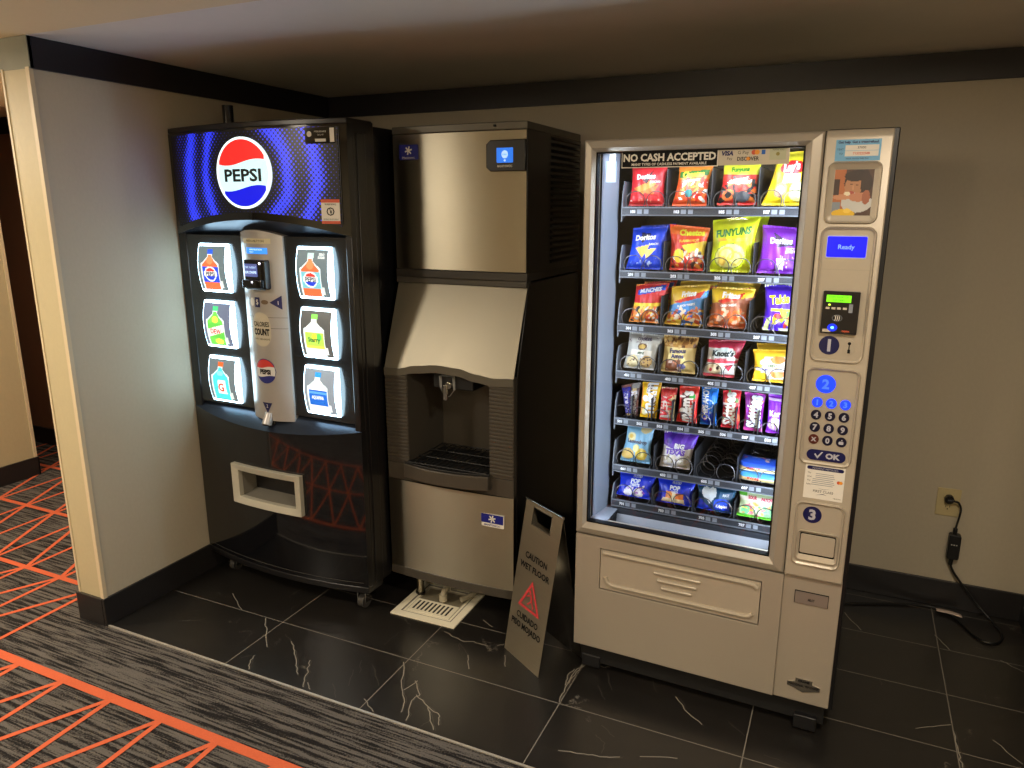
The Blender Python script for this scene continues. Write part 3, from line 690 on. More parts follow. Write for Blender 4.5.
# ledge and lower panel
def ledge_z(u): return 0.800-0.042*max(0, 1-(2*u/PW-1)**2)
b = MB()
b.grid(lambda s, t: (PW*s, 0.03*(1-t)+bulge(PW*s)*t, 0.828*(1-t)+ledge_z(PW*s)*t), 40, 4, M_satin)
led = b.build('ledge', P)
PU0, PU1, PZ0, PZ1 = 0.266, 0.644, 0.415, 0.585    # dispensing port outline on the curved face
def lowpan(b):
    def g(u0, u1, z0f, z1f, n): b.grid(lambda s, t: (u0+(u1-u0)*s, bulge(u0+(u1-u0)*s), z0f(u0+(u1-u0)*s)*(1-t)+z1f(u0+(u1-u0)*s)*t), n, 2, M_gloss)
    zb = lambda u: PZB+0.03
    g(0, PU0, zb, ledge_z, 12); g(PU1, PW, zb, ledge_z, 12)
    g(PU0, PU1, zb, lambda u: PZ0, 16); g(PU0, PU1, lambda u: PZ1, ledge_z, 16)
    for u in (0, PW): b.grid(lambda s, t, u=u: (u, 0.03*s, PZB+0.03+(0.80-PZB-0.03)*t), 1, 1, M_black)
b = MB(); lowpan(b); low = b.build('lower_panel', P)
b = MB(); b.prismz(front_profile(24)+[(PW, 0.10), (0, 0.10)], PZB, PZB+0.028, M_black); b.build('bottom_skirt', P, bevel=0.003)
b = MB(); b.grid(lambda s, t: (0.02+(PW-0.04)*s, bulge(0.02+(PW-0.04)*s)-0.0012, 0.142+0.0015*t), 24, 1, mat('scuffed_edge', (92, 90, 86), .5)); b.build('skirt_seam', low, recalc=False)
# port: light grey frame, pocket
def outl(u0, z0, u1, z1, n=10):
    p = [(u0+(u1-u0)*i/n, z0) for i in range(n)]+[(u1, z0+(z1-z0)*i/4) for i in range(4)]+[(u1-(u1-u0)*i/n, z1) for i in range(n)]+[(u0, z1-(z1-z0)*i/4) for i in range(4)]
    return p
M_port = mat('pale_grey_plastic', (176, 172, 156), 0.42)
b = MB(); b.ring(outl(PU0-.004, PZ0-.004, PU1+.004, PZ1+.004), outl(PU0+0.030, PZ0+0.024, PU1-0.030, PZ1-0.026), -0.022, 0.012, M_port, yi=-0.012, surf=lambda x, z: bulge(x))
port = b.build('dispensing_port', P, bevel=0.002)
b = MB(); x0, x1, z0, z1 = PU0+0.028, PU1-0.028, PZ0+0.022, PZ1-0.024
M_pock = mat('port_lining', (112, 108, 98), .5)
yf, yb2 = -0.052, 0.115
b.add([(x0, bulge(x0), z0), (x0, bulge(x0), z1), (x0+0.02, yb2, z1), (x0+0.02, yb2, z0+.03)], [(0, 1, 2, 3)], M_pock)
b.add([(x1, bulge(x1), z0), (x1, bulge(x1), z1), (x1-0.02, yb2, z1), (x1-0.02, yb2, z0+.03)], [(0, 1, 2, 3)], M_pock)
b.grid(lambda s, t: (x0+(x1-x0)*s, bulge(x0+(x1-x0)*s)*(1-t)+yb2*t, z0+0.03*t), 12, 2, M_pock)
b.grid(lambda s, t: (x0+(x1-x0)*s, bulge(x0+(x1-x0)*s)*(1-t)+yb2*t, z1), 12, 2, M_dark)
b.add([(x0, yb2, z0), (x1, yb2, z0), (x1, yb2, z1), (x0, yb2, z1)], [(0, 1, 2, 3)], M_pock)
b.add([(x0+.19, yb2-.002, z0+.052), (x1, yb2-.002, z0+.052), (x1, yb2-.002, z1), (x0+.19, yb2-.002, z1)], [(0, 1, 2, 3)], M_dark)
b.build('pocket', port, recalc=False)
# side latch bits, antenna
b = MB(); b.box(PW-0.001, 0.05, 0.13, PW+0.004, 0.10, 1.93, M_black); b.build('side_trim', P, bevel=0.002)
b = MB(); b.cyl((0.122, 0.215, PZT-0.012), (0.122, 0.215, 2.085), 0.023, M_gloss); b.cyl((0.122, 0.215, PZT-0.014), (0.122, 0.215, PZT+0.002), 0.032, M_black); b.build('antenna', P)
# casters
def caster(x, y):
    b = MB(); b.box(x-0.028, y-0.028, 0.082, x+0.028, y+0.028, PZB+0.004, M_chrome)
    b.box(x-0.022, y-0.020, 0.030, x-0.018, y+0.018, 0.083, M_chrome); b.box(x+0.018, y-0.020, 0.030, x+0.022, y+0.018, 0.083, M_chrome)
    o = b.build('caster', P, bevel=0.001)
    b = MB(); b.cyl((x-0.014, y, 0.031), (x+0.014, y, 0.031), 0.0305, mat('grey_rubber', (58, 56, 54), .6)); b.build('wheel', o)
for x, y in ((0.115, 0.045), (0.862, 0.045), (0.10, 0.72), (0.83, 0.72)): caster(x, y)

# ================================================================== ICE MACHINE
IX, IY, IW = 0.9335, -0.8299, 0.5795
ICE = thing('ice_machine', 'stainless steel ice machine with arched dispensing recess between the two vending machines', 'ice machine', (IX, IY, 0), 0.0018)
LF = -0.116; IZT = 1.965; IZM = 1.392; ISTEP = 1.395; LZT = 1.036
# head
b = MB()
b.box(0.010, 0.02, IZM+0.012, IW-0.003, 0.565, IZT-0.012, M_steeldark)
b.build('head_cabinet', ICE, bevel=0.003)
def hf(s, t, z0=IZM+0.034, z1=IZT-0.030): return (0.004+(IW-0.010)*s, 0.0-0.010*(1-(2*s-1)**2), z0+(z1-z0)*t)
b = MB(); b.grid(hf, 16, 1, M_steel); b.box(0.004, 0.0, IZM+0.034, IW-0.006, 0.02, IZT-0.030, M_steeldark); hp = b.build('head_front_panel', ICE)
b = MB(); b.prismz([(0.002, -0.002)]+[(0.002+(IW-.004)*i/12, -0.002-0.012*(1-(i/6-1)**2)) for i in range(1, 12)]+[(IW-0.002, -0.002), (IW-0.002, 0.567), (0.002, 0.567)], IZT-0.028, IZT, mat('grey_trim', (92, 88, 78), .4, metal=.5)); b.build('top_lid', ICE, bevel=0.003)
b = MB(); b.prismz([(0.0, -0.002)]+[(IW*i/12, -0.002-0.014*(1-(i/6-1)**2)) for i in range(1, 12)]+[(IW, -0.002), (IW, 0.567), (0, 0.567)], IZM, IZM+0.032, mat('dark_trim', (44, 41, 37), .4)); b.build('head_bottom_trim', ICE, bevel=0.003)
b = MB(); b.box(IW-0.006, -0.004, IZM+0.03, IW, 0.565, IZT-0.026, mat('side_panel_black', (34, 30, 27), .35, metal=.3)); sp = b.build('side_panel', ICE, bevel=0.002)
b = MB()
for k in range(21):
    z = IZM+0.055+k*0.0235
    b.prismx([(0.225, z), (0.545, z), (0.545, z+0.013), (0.225, z+0.013)], IW-0.001, IW+0.0015, M_dark)
    b.add([(IW+0.0005, 0.225, z+0.014), (IW+0.0005, 0.545, z+0.014), (IW+0.012, 0.545, z+0.002), (IW+0.012, 0.225, z+0.002)], [(0, 1, 2, 3)], M_black)
b.build('side_louvres', sp, smooth=False)
# small vent rail near the side's rear edge
b = MB(); hpl = [(0.418, 1.806), (0.436, 1.792), (IW-0.003, 1.792), (IW-0.003, 1.902), (0.436, 1.902), (0.418, 1.888)]
b.prism(hpl, -0.018, 0.0, M_black); cpn = b.build('control_panel', hp, bevel=0.003)
b = MB(); b.poly(rrect(0.462, 1.822, 0.528, 1.874, 0.002), -0.0188, mat('ice_screen', (28, 108, 215), .3, emit=(28, 110, 225), es=0.95)); b.poly(ellipse(0.495, 1.851, .013, .014, 20), -0.0194, mat('ice_screen_pale', (170, 205, 240), .3, emit=(170, 208, 240), es=0.9)); b.poly(ellipse(0.495, 1.830, .004, .004, 12), -0.0194, mat('ice_screen_pale')); b.text('indigo', 0.495, 1.851, .006, -0.0199, mat('ice_screen')); b.build('touch_screen', cpn, recalc=False, smooth=False)
b = MB(); b.text('MANITOWOC', 0.495, 1.810, 0.008, -0.0188, M_paper, bold=.02, maxw=.06); b.build('maker_name', cpn, recalc=False, smooth=False)
M_bluest = mat('blue_sticker', (22, 30, 122), .4)
def flake(b, x, z, r, y, m):
    for k in range(3):
        a = k*PI/3+.26; c, s_ = math.cos(a)*r, math.sin(a)*r; n = Vector((-s_, c)).normalized()*r*.17
        b.poly([(x-c-n.x, z-s_-n.y), (x+c-n.x, z+s_-n.y), (x+c+n.x, z+s_+n.y), (x-c+n.x, z-s_+n.y)], y, m)
b = MB(); b.prism(rrect(0.040, 1.842, 0.124, 1.898, .004), -0.0115, -0.004, M_bluest); flake(b, 0.082, 1.876, .016, -0.0125, M_paper); b.text('Manitowoc', 0.082, 1.850, .009, -0.0125, M_paper, maxw=.07); b.build('maker_badge', hp, recalc=False, smooth=False)
b = MB(); b.cyl((0.452, -0.018, IZT-0.013), (0.452, -0.008, IZT-0.013), 0.0045, M_ink, 12); b.build('screw', ICE)
# dispenser body
b = MB(); M_sideblk = mat('dispenser_side_black', (20, 18, 17), .3)
b.prismx([(LF+0.025, 0.14), (0.565, 0.14), (0.565, IZM-0.006), (0.020, IZM-0.006), (LF+0.025, LZT)], 0.0, 0.012, M_sideblk)
b.prismx([(LF+0.025, 0.14), (0.565, 0.14), (0.565, IZM-0.006), (0.020, IZM-0.006), (LF+0.025, LZT)], IW-0.012, IW, M_sideblk)
b.box(0.012, 0.16, 0.14, IW-0.012, 0.565, IZM-0.006, M_sideblk); b.box(0.012, LF+0.03, 0.14, IW-0.012, 0.16, 0.52, M_sideblk); b.box(0.012, 0.02, 1.10, IW-0.012, 0.16, IZM-0.006, M_sideblk)
b.build('dispenser_cabinet', ICE, bevel=0.002)
# sloped stainless fascia with arched lower edge and its dark band
def wz(u):
    s = u/IW
    pts = [(0, 1.034), (.12, 1.036), (.25, 1.052), (.42, 1.062), (.58, 1.058), (.72, 1.043), (.85, 1.035), (1, 1.040)]
    for (a, za), (c, zc_) in zip(pts, pts[1:]):
        if a <= s <= c: t = (s-a)/(c-a); t = t*t*(3-2*t); return za+(zc_-za)*t
    return pts[-1][1]
def fas(s, t):
    u = 0.004+(IW-0.008)*s; z1 = ISTEP-0.020; z0 = wz(u); z = z0+(z1-z0)*t; k = (z1-z)/(z1-1.04); k = min(max(k, 0), 1.05)
    return (u, 0.012+(LF-0.012)*k-0.003*(1-(2*s-1)**2), z)
b = MB(); b.grid(fas, 24, 14, mat('brushed_steel_fascia', (152, 147, 132), 0.46, metal=1.0, bump=0.05, bscale=30, bstretch=(1, 1, 60))); b.build('sloped_fascia', ICE)
b = MB(); b.box(0.002, -0.004, ISTEP-0.026, IW-0.002, 0.04, IZM+0.001, mat('step_trim', (60, 57, 51), .4)); b.build('fascia_top_trim', ICE, bevel=0.002)
def band(s, t):
    p = fas(s, 0); return (p[0], p[1]-0.004, p[2]+0.002-0.030*t)
b = MB(); b.grid(band, 24, 1, mat('arch_band', (84, 80, 70), .4)); b.grid(lambda s, t: (fas(s, 0)[0], fas(s, 0)[1]-0.004+0.045*t, fas(s, 0)[2]-0.028), 24, 1, mat('arch_band')); b.grid(lambda s, t: (fas(s, 0)[0], fas(s, 0)[1]-0.004+0.02*t, fas(s, 0)[2]+0.002), 24, 1, mat('arch_band')); b.build('arched_band', ICE)
# surround with ribbed cheeks
BU0, BU1 = 0.107, 0.474
b = MB()
for (u0, u1) in ((0.003, BU0), (BU1, IW-0.003)):
    b.box(u0, LF+0.002, 0.640, u1, LF+0.05, 1.045, M_plast)
    for k in range(25):
        z = 0.650+k*0.0150; b.prismx([(LF+0.002, z), (LF-0.0025, z+0.002), (LF-0.0025, z+0.010), (LF+0.002, z+0.012)], u0+0.001, u1-0.002, M_plast)
b.box(0.003, LF+0.001, 0.566, BU0-0.0, LF+0.05, 0.638, M_plast); b.box(BU1, LF+0.001, 0.566, IW-0.003, LF+0.05, 0.638, M_plast); b.box(BU0, LF+0.001, 0.566, BU1, LF+0.05, 0.600, M_plast)
b.build('ribbed_surround', ICE, bevel=0.0008)
# recess liner
b = MB(); yb3 = 0.150
b.add([(BU0, LF+0.01, 0.60), (BU0, LF+0.01, 1.06), (BU0+.01, yb3, 1.06), (BU0+.01, yb3, 0.60)], [(0, 1, 2, 3)], M_plast)
b.add([(BU1, LF+0.01, 0.60), (BU1, LF+0.01, 1.06), (BU1-.01, yb3, 1.06), (BU1-.01, yb3, 0.60)], [(0, 1, 2, 3)], M_plast)
b.add([(BU0, yb3, 0.60), (BU1, yb3, 0.60), (BU1, yb3, 1.10), (BU0, yb3, 1.10)], [(0, 1, 2, 3)], M_plast)
b.add([(BU0, LF+0.03, 1.045), (BU1, LF+0.03, 1.045), (BU1, yb3, 1.045), (BU0, yb3, 1.045)], [(0, 1, 2, 3)], M_black)
b.build('recess_liner', ICE, recalc=False)
# chute and clear spout
b = MB(); b.box(0.205, -0.075, 0.965, 0.385, 0.10, 1.045, M_dark); b.box(0.125, -0.07, 1.022, 0.205, 0.02, 1.045, M_plast); ch = b.build('ice_chute_housing', ICE, bevel=0.004)
b = MB(); M_clear = mat('clear_acrylic', (226, 226, 220), .08, metal=.3)
b.add([(0.245, -0.098, 1.02), (0.305, -0.098, 1.02), (0.305, -0.092, 0.965), (0.282, -0.088, 0.935), (0.262, -0.088, 0.935), (0.245, -0.092, 0.972),
       (0.245, -0.072, 1.02), (0.305, -0.072, 1.02), (0.305, -0.072, 0.965), (0.282, -0.076, 0.935), (0.262, -0.076, 0.935), (0.245, -0.072, 0.972)],
      [(0, 1, 7, 6), (1, 2, 8, 7), (2, 3, 9, 8), (3, 4, 10, 9), (4, 5, 11, 10), (5, 0, 6, 11)], M_clear)
b.cyl((0.287, -0.100, 0.985), (0.287, -0.080, 0.985), 0.014, M_chrome, 16); b.box(0.266, -0.104, 0.925, 0.284, -0.095, 0.985, M_chrome); b.build('spout', ch, bevel=0.001)
# drip tray
def tray_front(n=14, off=0.0): return [(BU0-0.008+(BU1-BU0+0.016)*i/n, LF-0.030-0.030*(1-(2*i/n-1)**2)-off) for i in range(n+1)]
b = MB(); tf = tray_front()
b.prismz(tf+[(BU1+0.008, LF+0.02), (BU0-0.008, LF+0.02)], 0.592, 0.650, M_plast)
b.box(BU0, LF+0.02, 0.592, BU1, yb3, 0.640, M_dark)
tr = b.build('drip_tray', ICE, bevel=0.003)
b = MB(); gz = 0.655
b.prismz([(x, y+0.006) for x, y in tf]+[(BU1+0.0, LF+0.02), (BU0-0.0, LF+0.02)], 0.6505, 0.6520, M_dark)
for k in range(15):
    x = BU0+0.012+k*(BU1-BU0-0.024)/14; yf_ = LF-0.028-0.028*(1-(2*(x-BU0)/(BU1-BU0)-1)**2)
    b.cyl((x, yf_, gz), (x, yb3-0.01, gz), 0.0022, M_black, 6)
for y in (LF-0.018, LF+0.07, LF+0.16, yb3-0.012): b.cyl((BU0+0.004, y, gz+.001), (BU1-0.004, y, gz+.001), 0.0028, M_black, 6)
for i in range(14): b.cyl((tf[i][0], tf[i][1]+0.008, gz+.001), (tf[i+1][0], tf[i+1][1]+0.008, gz+.001), 0.0026, M_black, 6)
b.mats = [mat('grille_black', (14, 13, 12), .6) if m == M_black else m for m in b.mats]; b.build('wire_grille', tr)
# lower stainless door and its trim
b = MB(); b.grid(lambda s, t: (0.003+(IW-0.006)*s, LF-0.014*(1-(2*s-1)**2), 0.172+(0.566-0.172)*t), 18, 1, M_steel); b.box(0.003, LF, 0.172, IW-0.003, LF+0.028, 0.566, M_steeldark); ld = b.build('lower_front_panel', ICE)
b = MB(); b.prismz([(0.0, LF)]+[(IW*i/14, LF-0.016*(1-(i/7-1)**2)) for i in range(1, 14)]+[(IW, LF), (IW, 0.56), (0, 0.56)], 0.132, 0.174, M_plast); b.build('bottom_trim', ICE, bevel=0.003)
b = MB(); b.prism(rrect(0.438, 0.436, 0.540, 0.490, .004), LF-0.010, LF-0.002, M_paper); b.prism(rrect(0.441, 0.452, 0.537, 0.489, .003), LF-0.0105, LF-0.009, M_bluest); flake(b, 0.489, 0.4705, .016, LF-0.0112, M_paper); b.text('MANITOWOC', 0.489, 0.4435, .008, LF-0.0106, M_bluest, maxw=.08, bold=.02); b.build('front_badge', ld, recalc=False, smooth=False)
for x, y in ((0.085, -0.025), (IW-0.045, 0.06), (0.085, 0.49), (IW-0.085, 0.49)):
    b = MB(); b.cyl((x, y, 0.012), (x, y, 0.134), 0.016, M_steel, 18); b.cyl((x, y, 0.0), (x, y, 0.014), 0.021, M_steeldark, 18); b.build('leg', ICE)
# waste pipe running to the floor drain
M_pvc = mat('dirty_white_pvc', (168, 160, 138), .5, var=.15, bscale=30)
b = MB(); b.tube([(0.215, 0.30, 0.055), (0.215, -0.02, 0.052), (0.215, -0.04, 0.050), (0.215, -0.050, 0.038), (0.215, -0.052, 0.008)], 0.0135, M_pvc, 14); b.cyl((0.215, 0.03, 0.053), (0.215, -0.015, 0.052), 0.018, M_pvc, 16); b.cyl((0.215, -0.052, 0.012), (0.215, -0.052, 0.040), 0.018, M_pvc, 16)
b.tube([(0.33, 0.25, 0.030), (0.32, 0.02, 0.028), (0.290, -0.03, 0.020)], 0.012, M_pvc, 12); b.build('drain_pipe', ICE)

# ================================================================== FLOOR DRAIN
M_drain = mat('cream_enamel', (242, 235, 210), 0.4, var=0.08, bscale=20)
DR = thing('floor_drain', 'square cream floor sink with slotted half grate under the ice machine', 'floor drain', (0.987, -1.047, 0), 0.02)
DW = 0.302
b = MB(); sq = lambda i: [(i, i), (DW-i, i), (DW-i, DW-i), (i, DW-i)]
b.ring(sq(0), sq(0.045), 0, 0.0, M_drain); b.v = []; b.f = []; b.m = []; b.c = []
def flatring(b, o, i, z, zi, m):
    n = len(o); v = [(x, y, z) for x, y in o]+[(x, y, zi) for x, y in i]; b.add(v, [(k, (k+1) % n, n+(k+1) % n, n+k) for k in range(n)], m)
flatring(b, sq(0), sq(0.0), 0.0, 0.005, M_drain); flatring(b, sq(0.0), sq(0.032), 0.005, 0.0055, M_drain); flatring(b, sq(0.032), sq(0.038), 0.0055, 0.003, M_grout); flatring(b, sq(0.038), sq(0.048), 0.003, 0.003, M_drain); flatring(b, sq(0.048), sq(0.055), 0.003, 0.0012, M_pvc)
b.add([(0.055, 0.055, 0.0012), (DW-0.055, 0.055, 0.0012), (DW-0.055, DW-0.055, 0.0012), (0.055, DW-0.055, 0.0012)], [(0, 1, 2, 3)], mat('sink_bowl', (120, 112, 92), .6)); b.build('rim', DR, recalc=False, smooth=False)
b = MB(); b.box(0.052, 0.050, 0.0015, DW-0.052, 0.148, 0.0052, M_drain)
for k in range(9):
    x = 0.066+k*0.0195; b.box(x, 0.066, 0.0045, x+0.0085, 0.134, 0.0056, mat('slot_shadow', (40, 36, 28), .8))
b.build('half_grate', DR, smooth=False)

# ================================================================== SNACK VENDING MACHINE
SX, SY, SR = 1.8184, -1.0984, -0.0199
SW = 0.8635
S_ = thing('snack_vending_machine', 'champagne coloured snack vending machine with lit glass front and keypad column', 'vending machine', (SX, SY, 0), SR)
M_in = mat('black_interior', (20, 20, 22), .55)
M_liner = mat('liner_grey', (112, 118, 130), .55)
b = MB()
b.box(0.004, 0.072, 0.10, 0.030, 0.84, 1.872, M_blackmetal); b.box(0.700, 0.030, 0.10, SW+0.012, 0.84, 1.872, M_blackmetal)
b.box(0.030, 0.072, 1.848, 0.700, 0.84, 1.872, M_blackmetal); b.box(0.030, 0.62, 0.10, 0.700, 0.84, 1.848, M_in)
b.box(0.030, 0.072, 0.10, 0.700, 0.62, 0.44, M_in)
cab = b.build('cabinet', S_, bevel=0.003)
b = MB(); b.box(0.02, 0.04, 0.035, SW-0.01, 0.80, 0.102, M_dark); b.build('plinth', S_)
for x, y in ((0.06, 0.07), (0.800, 0.055), (0.06, 0.74), (0.80, 0.74)):
    b = MB(); b.box(x-0.035, y-0.035, 0.012, x+0.035, y+0.035, 0.060, M_blackmetal); b.cyl((x, y, 0), (x, y, 0.014), 0.022, M_steeldark, 18); b.build('foot', S_, bevel=0.003)
# ---- window door frame: mitred, sloping inwards
def rc(x0, z0, x1, z1): return [(x0, z0), (x1, z0), (x1, z1), (x0, z1)]
b = MB()
o0 = rc(0.0045, 0.557, 0.6945, 1.866); o1 = rc(0.009, 0.5615, 0.690, 1.8615); o2 = rc(0.030, 0.582, 0.664, 1.842); o3 = rc(0.041, 0.600, 0.647, 1.830)
b.ring(o0, o1, 0.0, 0.07, M_champ, yi=-0.005); b.ring(o1, o2, -0.005, 0.05, M_champ, yi=-0.012); b.ring(o2, o3, -0.012, 0.05, M_champ, yi=0.004)
b.ring(rc(0.0045, 0.557, 0.6945, 1.866), rc(0.036, 0.590, 0.655, 1.835), 0.06, 0.072, M_blackmetal)
fr = b.build('window_door_frame', S_, recalc=True, smooth=False, bevel=0.0015)
b = MB(); b.ring(rc(0.041, 0.600, 0.647, 1.830), rc(0.045, 0.604, 0.643, 1.826), 0.003, 0.03, M_ink); b.build('glazing_gasket', fr, smooth=False)
# glass: clear, faintly reflective
def glassmat():
    m = bpy.data.materials.new('clear_glass'); m.use_nodes = True; nt = m.node_tree; nt.nodes.remove(nt.nodes['Principled BSDF']); N = nt.nodes.new
    t = N('ShaderNodeBsdfTransparent'); t.inputs[0].default_value = (0.97, 0.98, 0.98, 1); g = N('ShaderNodeBsdfGlossy'); g.inputs['Roughness'].default_value = 0.02
    fz = N('ShaderNodeFresnel'); fz.inputs['IOR'].default_value = 1.45; mx = N('ShaderNodeMixShader')
    nt.links.new(fz.outputs[0], mx.inputs[0]); nt.links.new(t.outputs[0], mx.inputs[1]); nt.links.new(g.outputs[0], mx.inputs[2]); nt.links.new(mx.outputs[0], nt.nodes['Material Output'].inputs[0]); return m
M_glass = glassmat()
b = MB(); b.add([(0.038, 0.012, 0.597), (0.650, 0.012, 0.597), (0.650, 0.012, 1.833), (0.038, 0.012, 1.833)], [(0, 1, 2, 3)], M_glass); gl = b.build('window_glass', S_, recalc=False, smooth=False)
# stickers on the glass
M_card = mat('card_beige', (198, 188, 168), .5)
b = MB(); b.box(0.121, 0.0095, 1.781, 0.411, 0.0105, 1.829, M_paper); b.box(0.1235, 0.0088, 1.7835, 0.4085, 0.0095, 1.8265, M_ink)
b.text('NO CASH ACCEPTED', 0.266, 1.8105, 0.0215, 0.0083, M_paper, bold=.035, sx=1.15, maxw=.278); b.text('MANY TYPES OF CASHLESS PAYMENT AVAILABLE', 0.266, 1.791, 0.0075, 0.0083, M_paper, bold=.02, maxw=.265)
b.build('no_cash_sticker', gl, smooth=False, recalc=False)
b = MB(); b.box(0.411, 0.0095, 1.783, 0.606, 0.0105, 1.832, M_card); y = 0.0088
b.text('VISA', 0.437, 1.816, 0.012, y, mat('visa_blue', (24, 26, 90), .5), bold=.05, skew=.2); b.text('G Pay', 0.481, 1.816, 0.0095, y, M_plast)
b.poly(ellipse(0.510, 1.817, .0068, .0068, 18), y, M_red); b.poly(ellipse(0.519, 1.817, .0068, .0068, 18), y-.0003, mat('amber_print', (232, 150, 40), .5)); b.box(0.531, y, 1.811, 0.541, y+.0005, 1.823, mat('amex_blue', (30, 96, 180), .5))
b.text('Pay', 0.444, 1.800, 0.008, y, M_plast); b.text('DISCOVER', 0.495, 1.800, 0.011, y, M_ink, bold=.02, maxw=.06); b.poly(ellipse(0.495, 1.800, .0052, .0052, 14), y-.0004, mat('amber_print'))
b.build('card_brands_sticker', gl, smooth=False, recalc=False)
b = MB(); b.box(0.553, 0.0086, 1.795, 0.597, 0.0094, 1.829, mat('pale_green_label', (182, 184, 152), .5)); b.text('THANK YOU', 0.575, 1.822, .004, 0.0080, M_plast, maxw=.036); b.poly(ellipse(0.575, 1.811, .005, .005, 14), 0.0080, mat('olive_print', (140, 130, 60), .5)); b.build('seal_sticker', gl, smooth=False, recalc=False)
b = MB(); b.box(0.056, 0.055, 1.742, 0.090, 0.057, 1.806, mat('card_blue_grey', (120, 136, 150), .5)); b.box(0.068, 0.052, 1.800, 0.086, 0.054, 1.826, M_paper); b.text('24', 0.077, 1.813, .012, 0.0515, M_ink); b.build('hanging_card', S_, smooth=False, recalc=False)
# ---- interior liner, lamps
b = MB()
b.add([(0.048, 0.045, 0.600), (0.064, 0.158, 0.600), (0.064, 0.158, 1.834), (0.048, 0.045, 1.834)], [(0, 1, 2, 3)], M_liner)
b.add([(0.064, 0.158, 0.600), (0.064, 0.170, 0.600), (0.064, 0.170, 1.834), (0.064, 0.158, 1.834)], [(0, 1, 2, 3)], M_liner)
b.add([(0.034, 0.05, 1.842), (0.690, 0.05, 1.842), (0.690, 0.60, 1.842), (0.034, 0.60, 1.842)], [(0, 1, 2, 3)], M_in)
b.box(0.667, 0.05, 0.60, 0.690, 0.60, 1.842, M_in); b.box(0.031, 0.165, 0.44, 0.034, 0.62, 1.842, M_in)
b.build('cabinet_liner', S_, recalc=False, smooth=False)
M_led = mat('led_tube', (255, 255, 255), .4, emit=(214, 230, 255), es=4.0)
for (x0, x1) in ((0.6555, 0.6635),):
    b = MB(); b.box(x0, 0.052, 0.62, x1, 0.060, 1.82, M_led); b.build('led_strip', S_, smooth=False)
b = MB(); b.box(0.08, 0.045, 1.8325, 0.64, 0.055, 1.8365, M_led); b.build('led_strip', S_, smooth=False)
COOL = (0.74, 0.86, 1.0)
def inlamp(loc, tgt, sx, sy, p):
    o = area('snack_machine_lamp', loc, tgt, sx, sy, p, COOL, parent=S_)
inlamp((0.652, 0.064, 1.22), (0.30, 0.12, 1.22), 0.02, 1.20, 8.0)
inlamp((0.060, 0.030, 1.22), (0.45, 0.22, 1.22), 0.02, 1.20, 2.4)
inlamp((0.36, 0.060, 1.829), (0.36, 0.20, 1.35), 0.56, 0.02, 2.3)
# ---- trays
RT = [1.666, 1.459, 1.279, 1.115, 0.945, 0.772, 0.639]; RBm = [1.638, 1.435, 1.252, 1.088, 0.920, 0.745, 0.611]
M_rail = mat('rail_grey', (58, 61, 68), .42, metal=.3); M_tray = mat('tray_dark', (40, 42, 46), .5, metal=.3); M_brk = mat('bracket_grey', (104, 108, 116), .45, metal=.3)
M_tagw = mat('tag_white', (230, 232, 236), .5); M_tagg = mat('tag_grey', (128, 134, 144), .5); M_wire = mat('coil_wire', (92, 90, 92), .35, metal=.9)
def coil_mesh(r, pitch=0.052, y0=0.0, y1=0.40, wire=0.0016, cw=1):
    b = MB(); n = int((y1-y0)/pitch*20); pts = []
    for i in range(n+1):
        a = i/20*2*PI; pts.append((r*math.sin(a)*cw, y0+pitch*i/20*(1.0 if i > 18 else .25)+(0 if i > 18 else .0)+0.0, r*(1-math.cos(a))-0.0))
    b.tube(pts, wire, M_wire, 5); return b
coilL = coilR = coilS = None
def mk(name, mb, parent):
    return mb.build(name, parent, recalc=False)
def copy_child(src, parent, loc):
    o = src.copy(); C.objects.link(o); o.parent = parent; o.location = loc; return o
COLC = [0.154, 0.296, 0.438, 0.580]
c8 = [0.1005+0.0712*i for i in range(8)]
NUM = [['101', '103', '105', '107'], ['201', '203', '205', '207'], ['301', '303', '305', '307'], ['401', '403', '405', '407'], ['501', '502', '503', '504', '505', '506', '507', '508'], ['601', '603', '605', '607'], ['701', '703', '705', '707']]
POS4 = [0.119, 0.263, 0.405, 0.539]
coils = {}
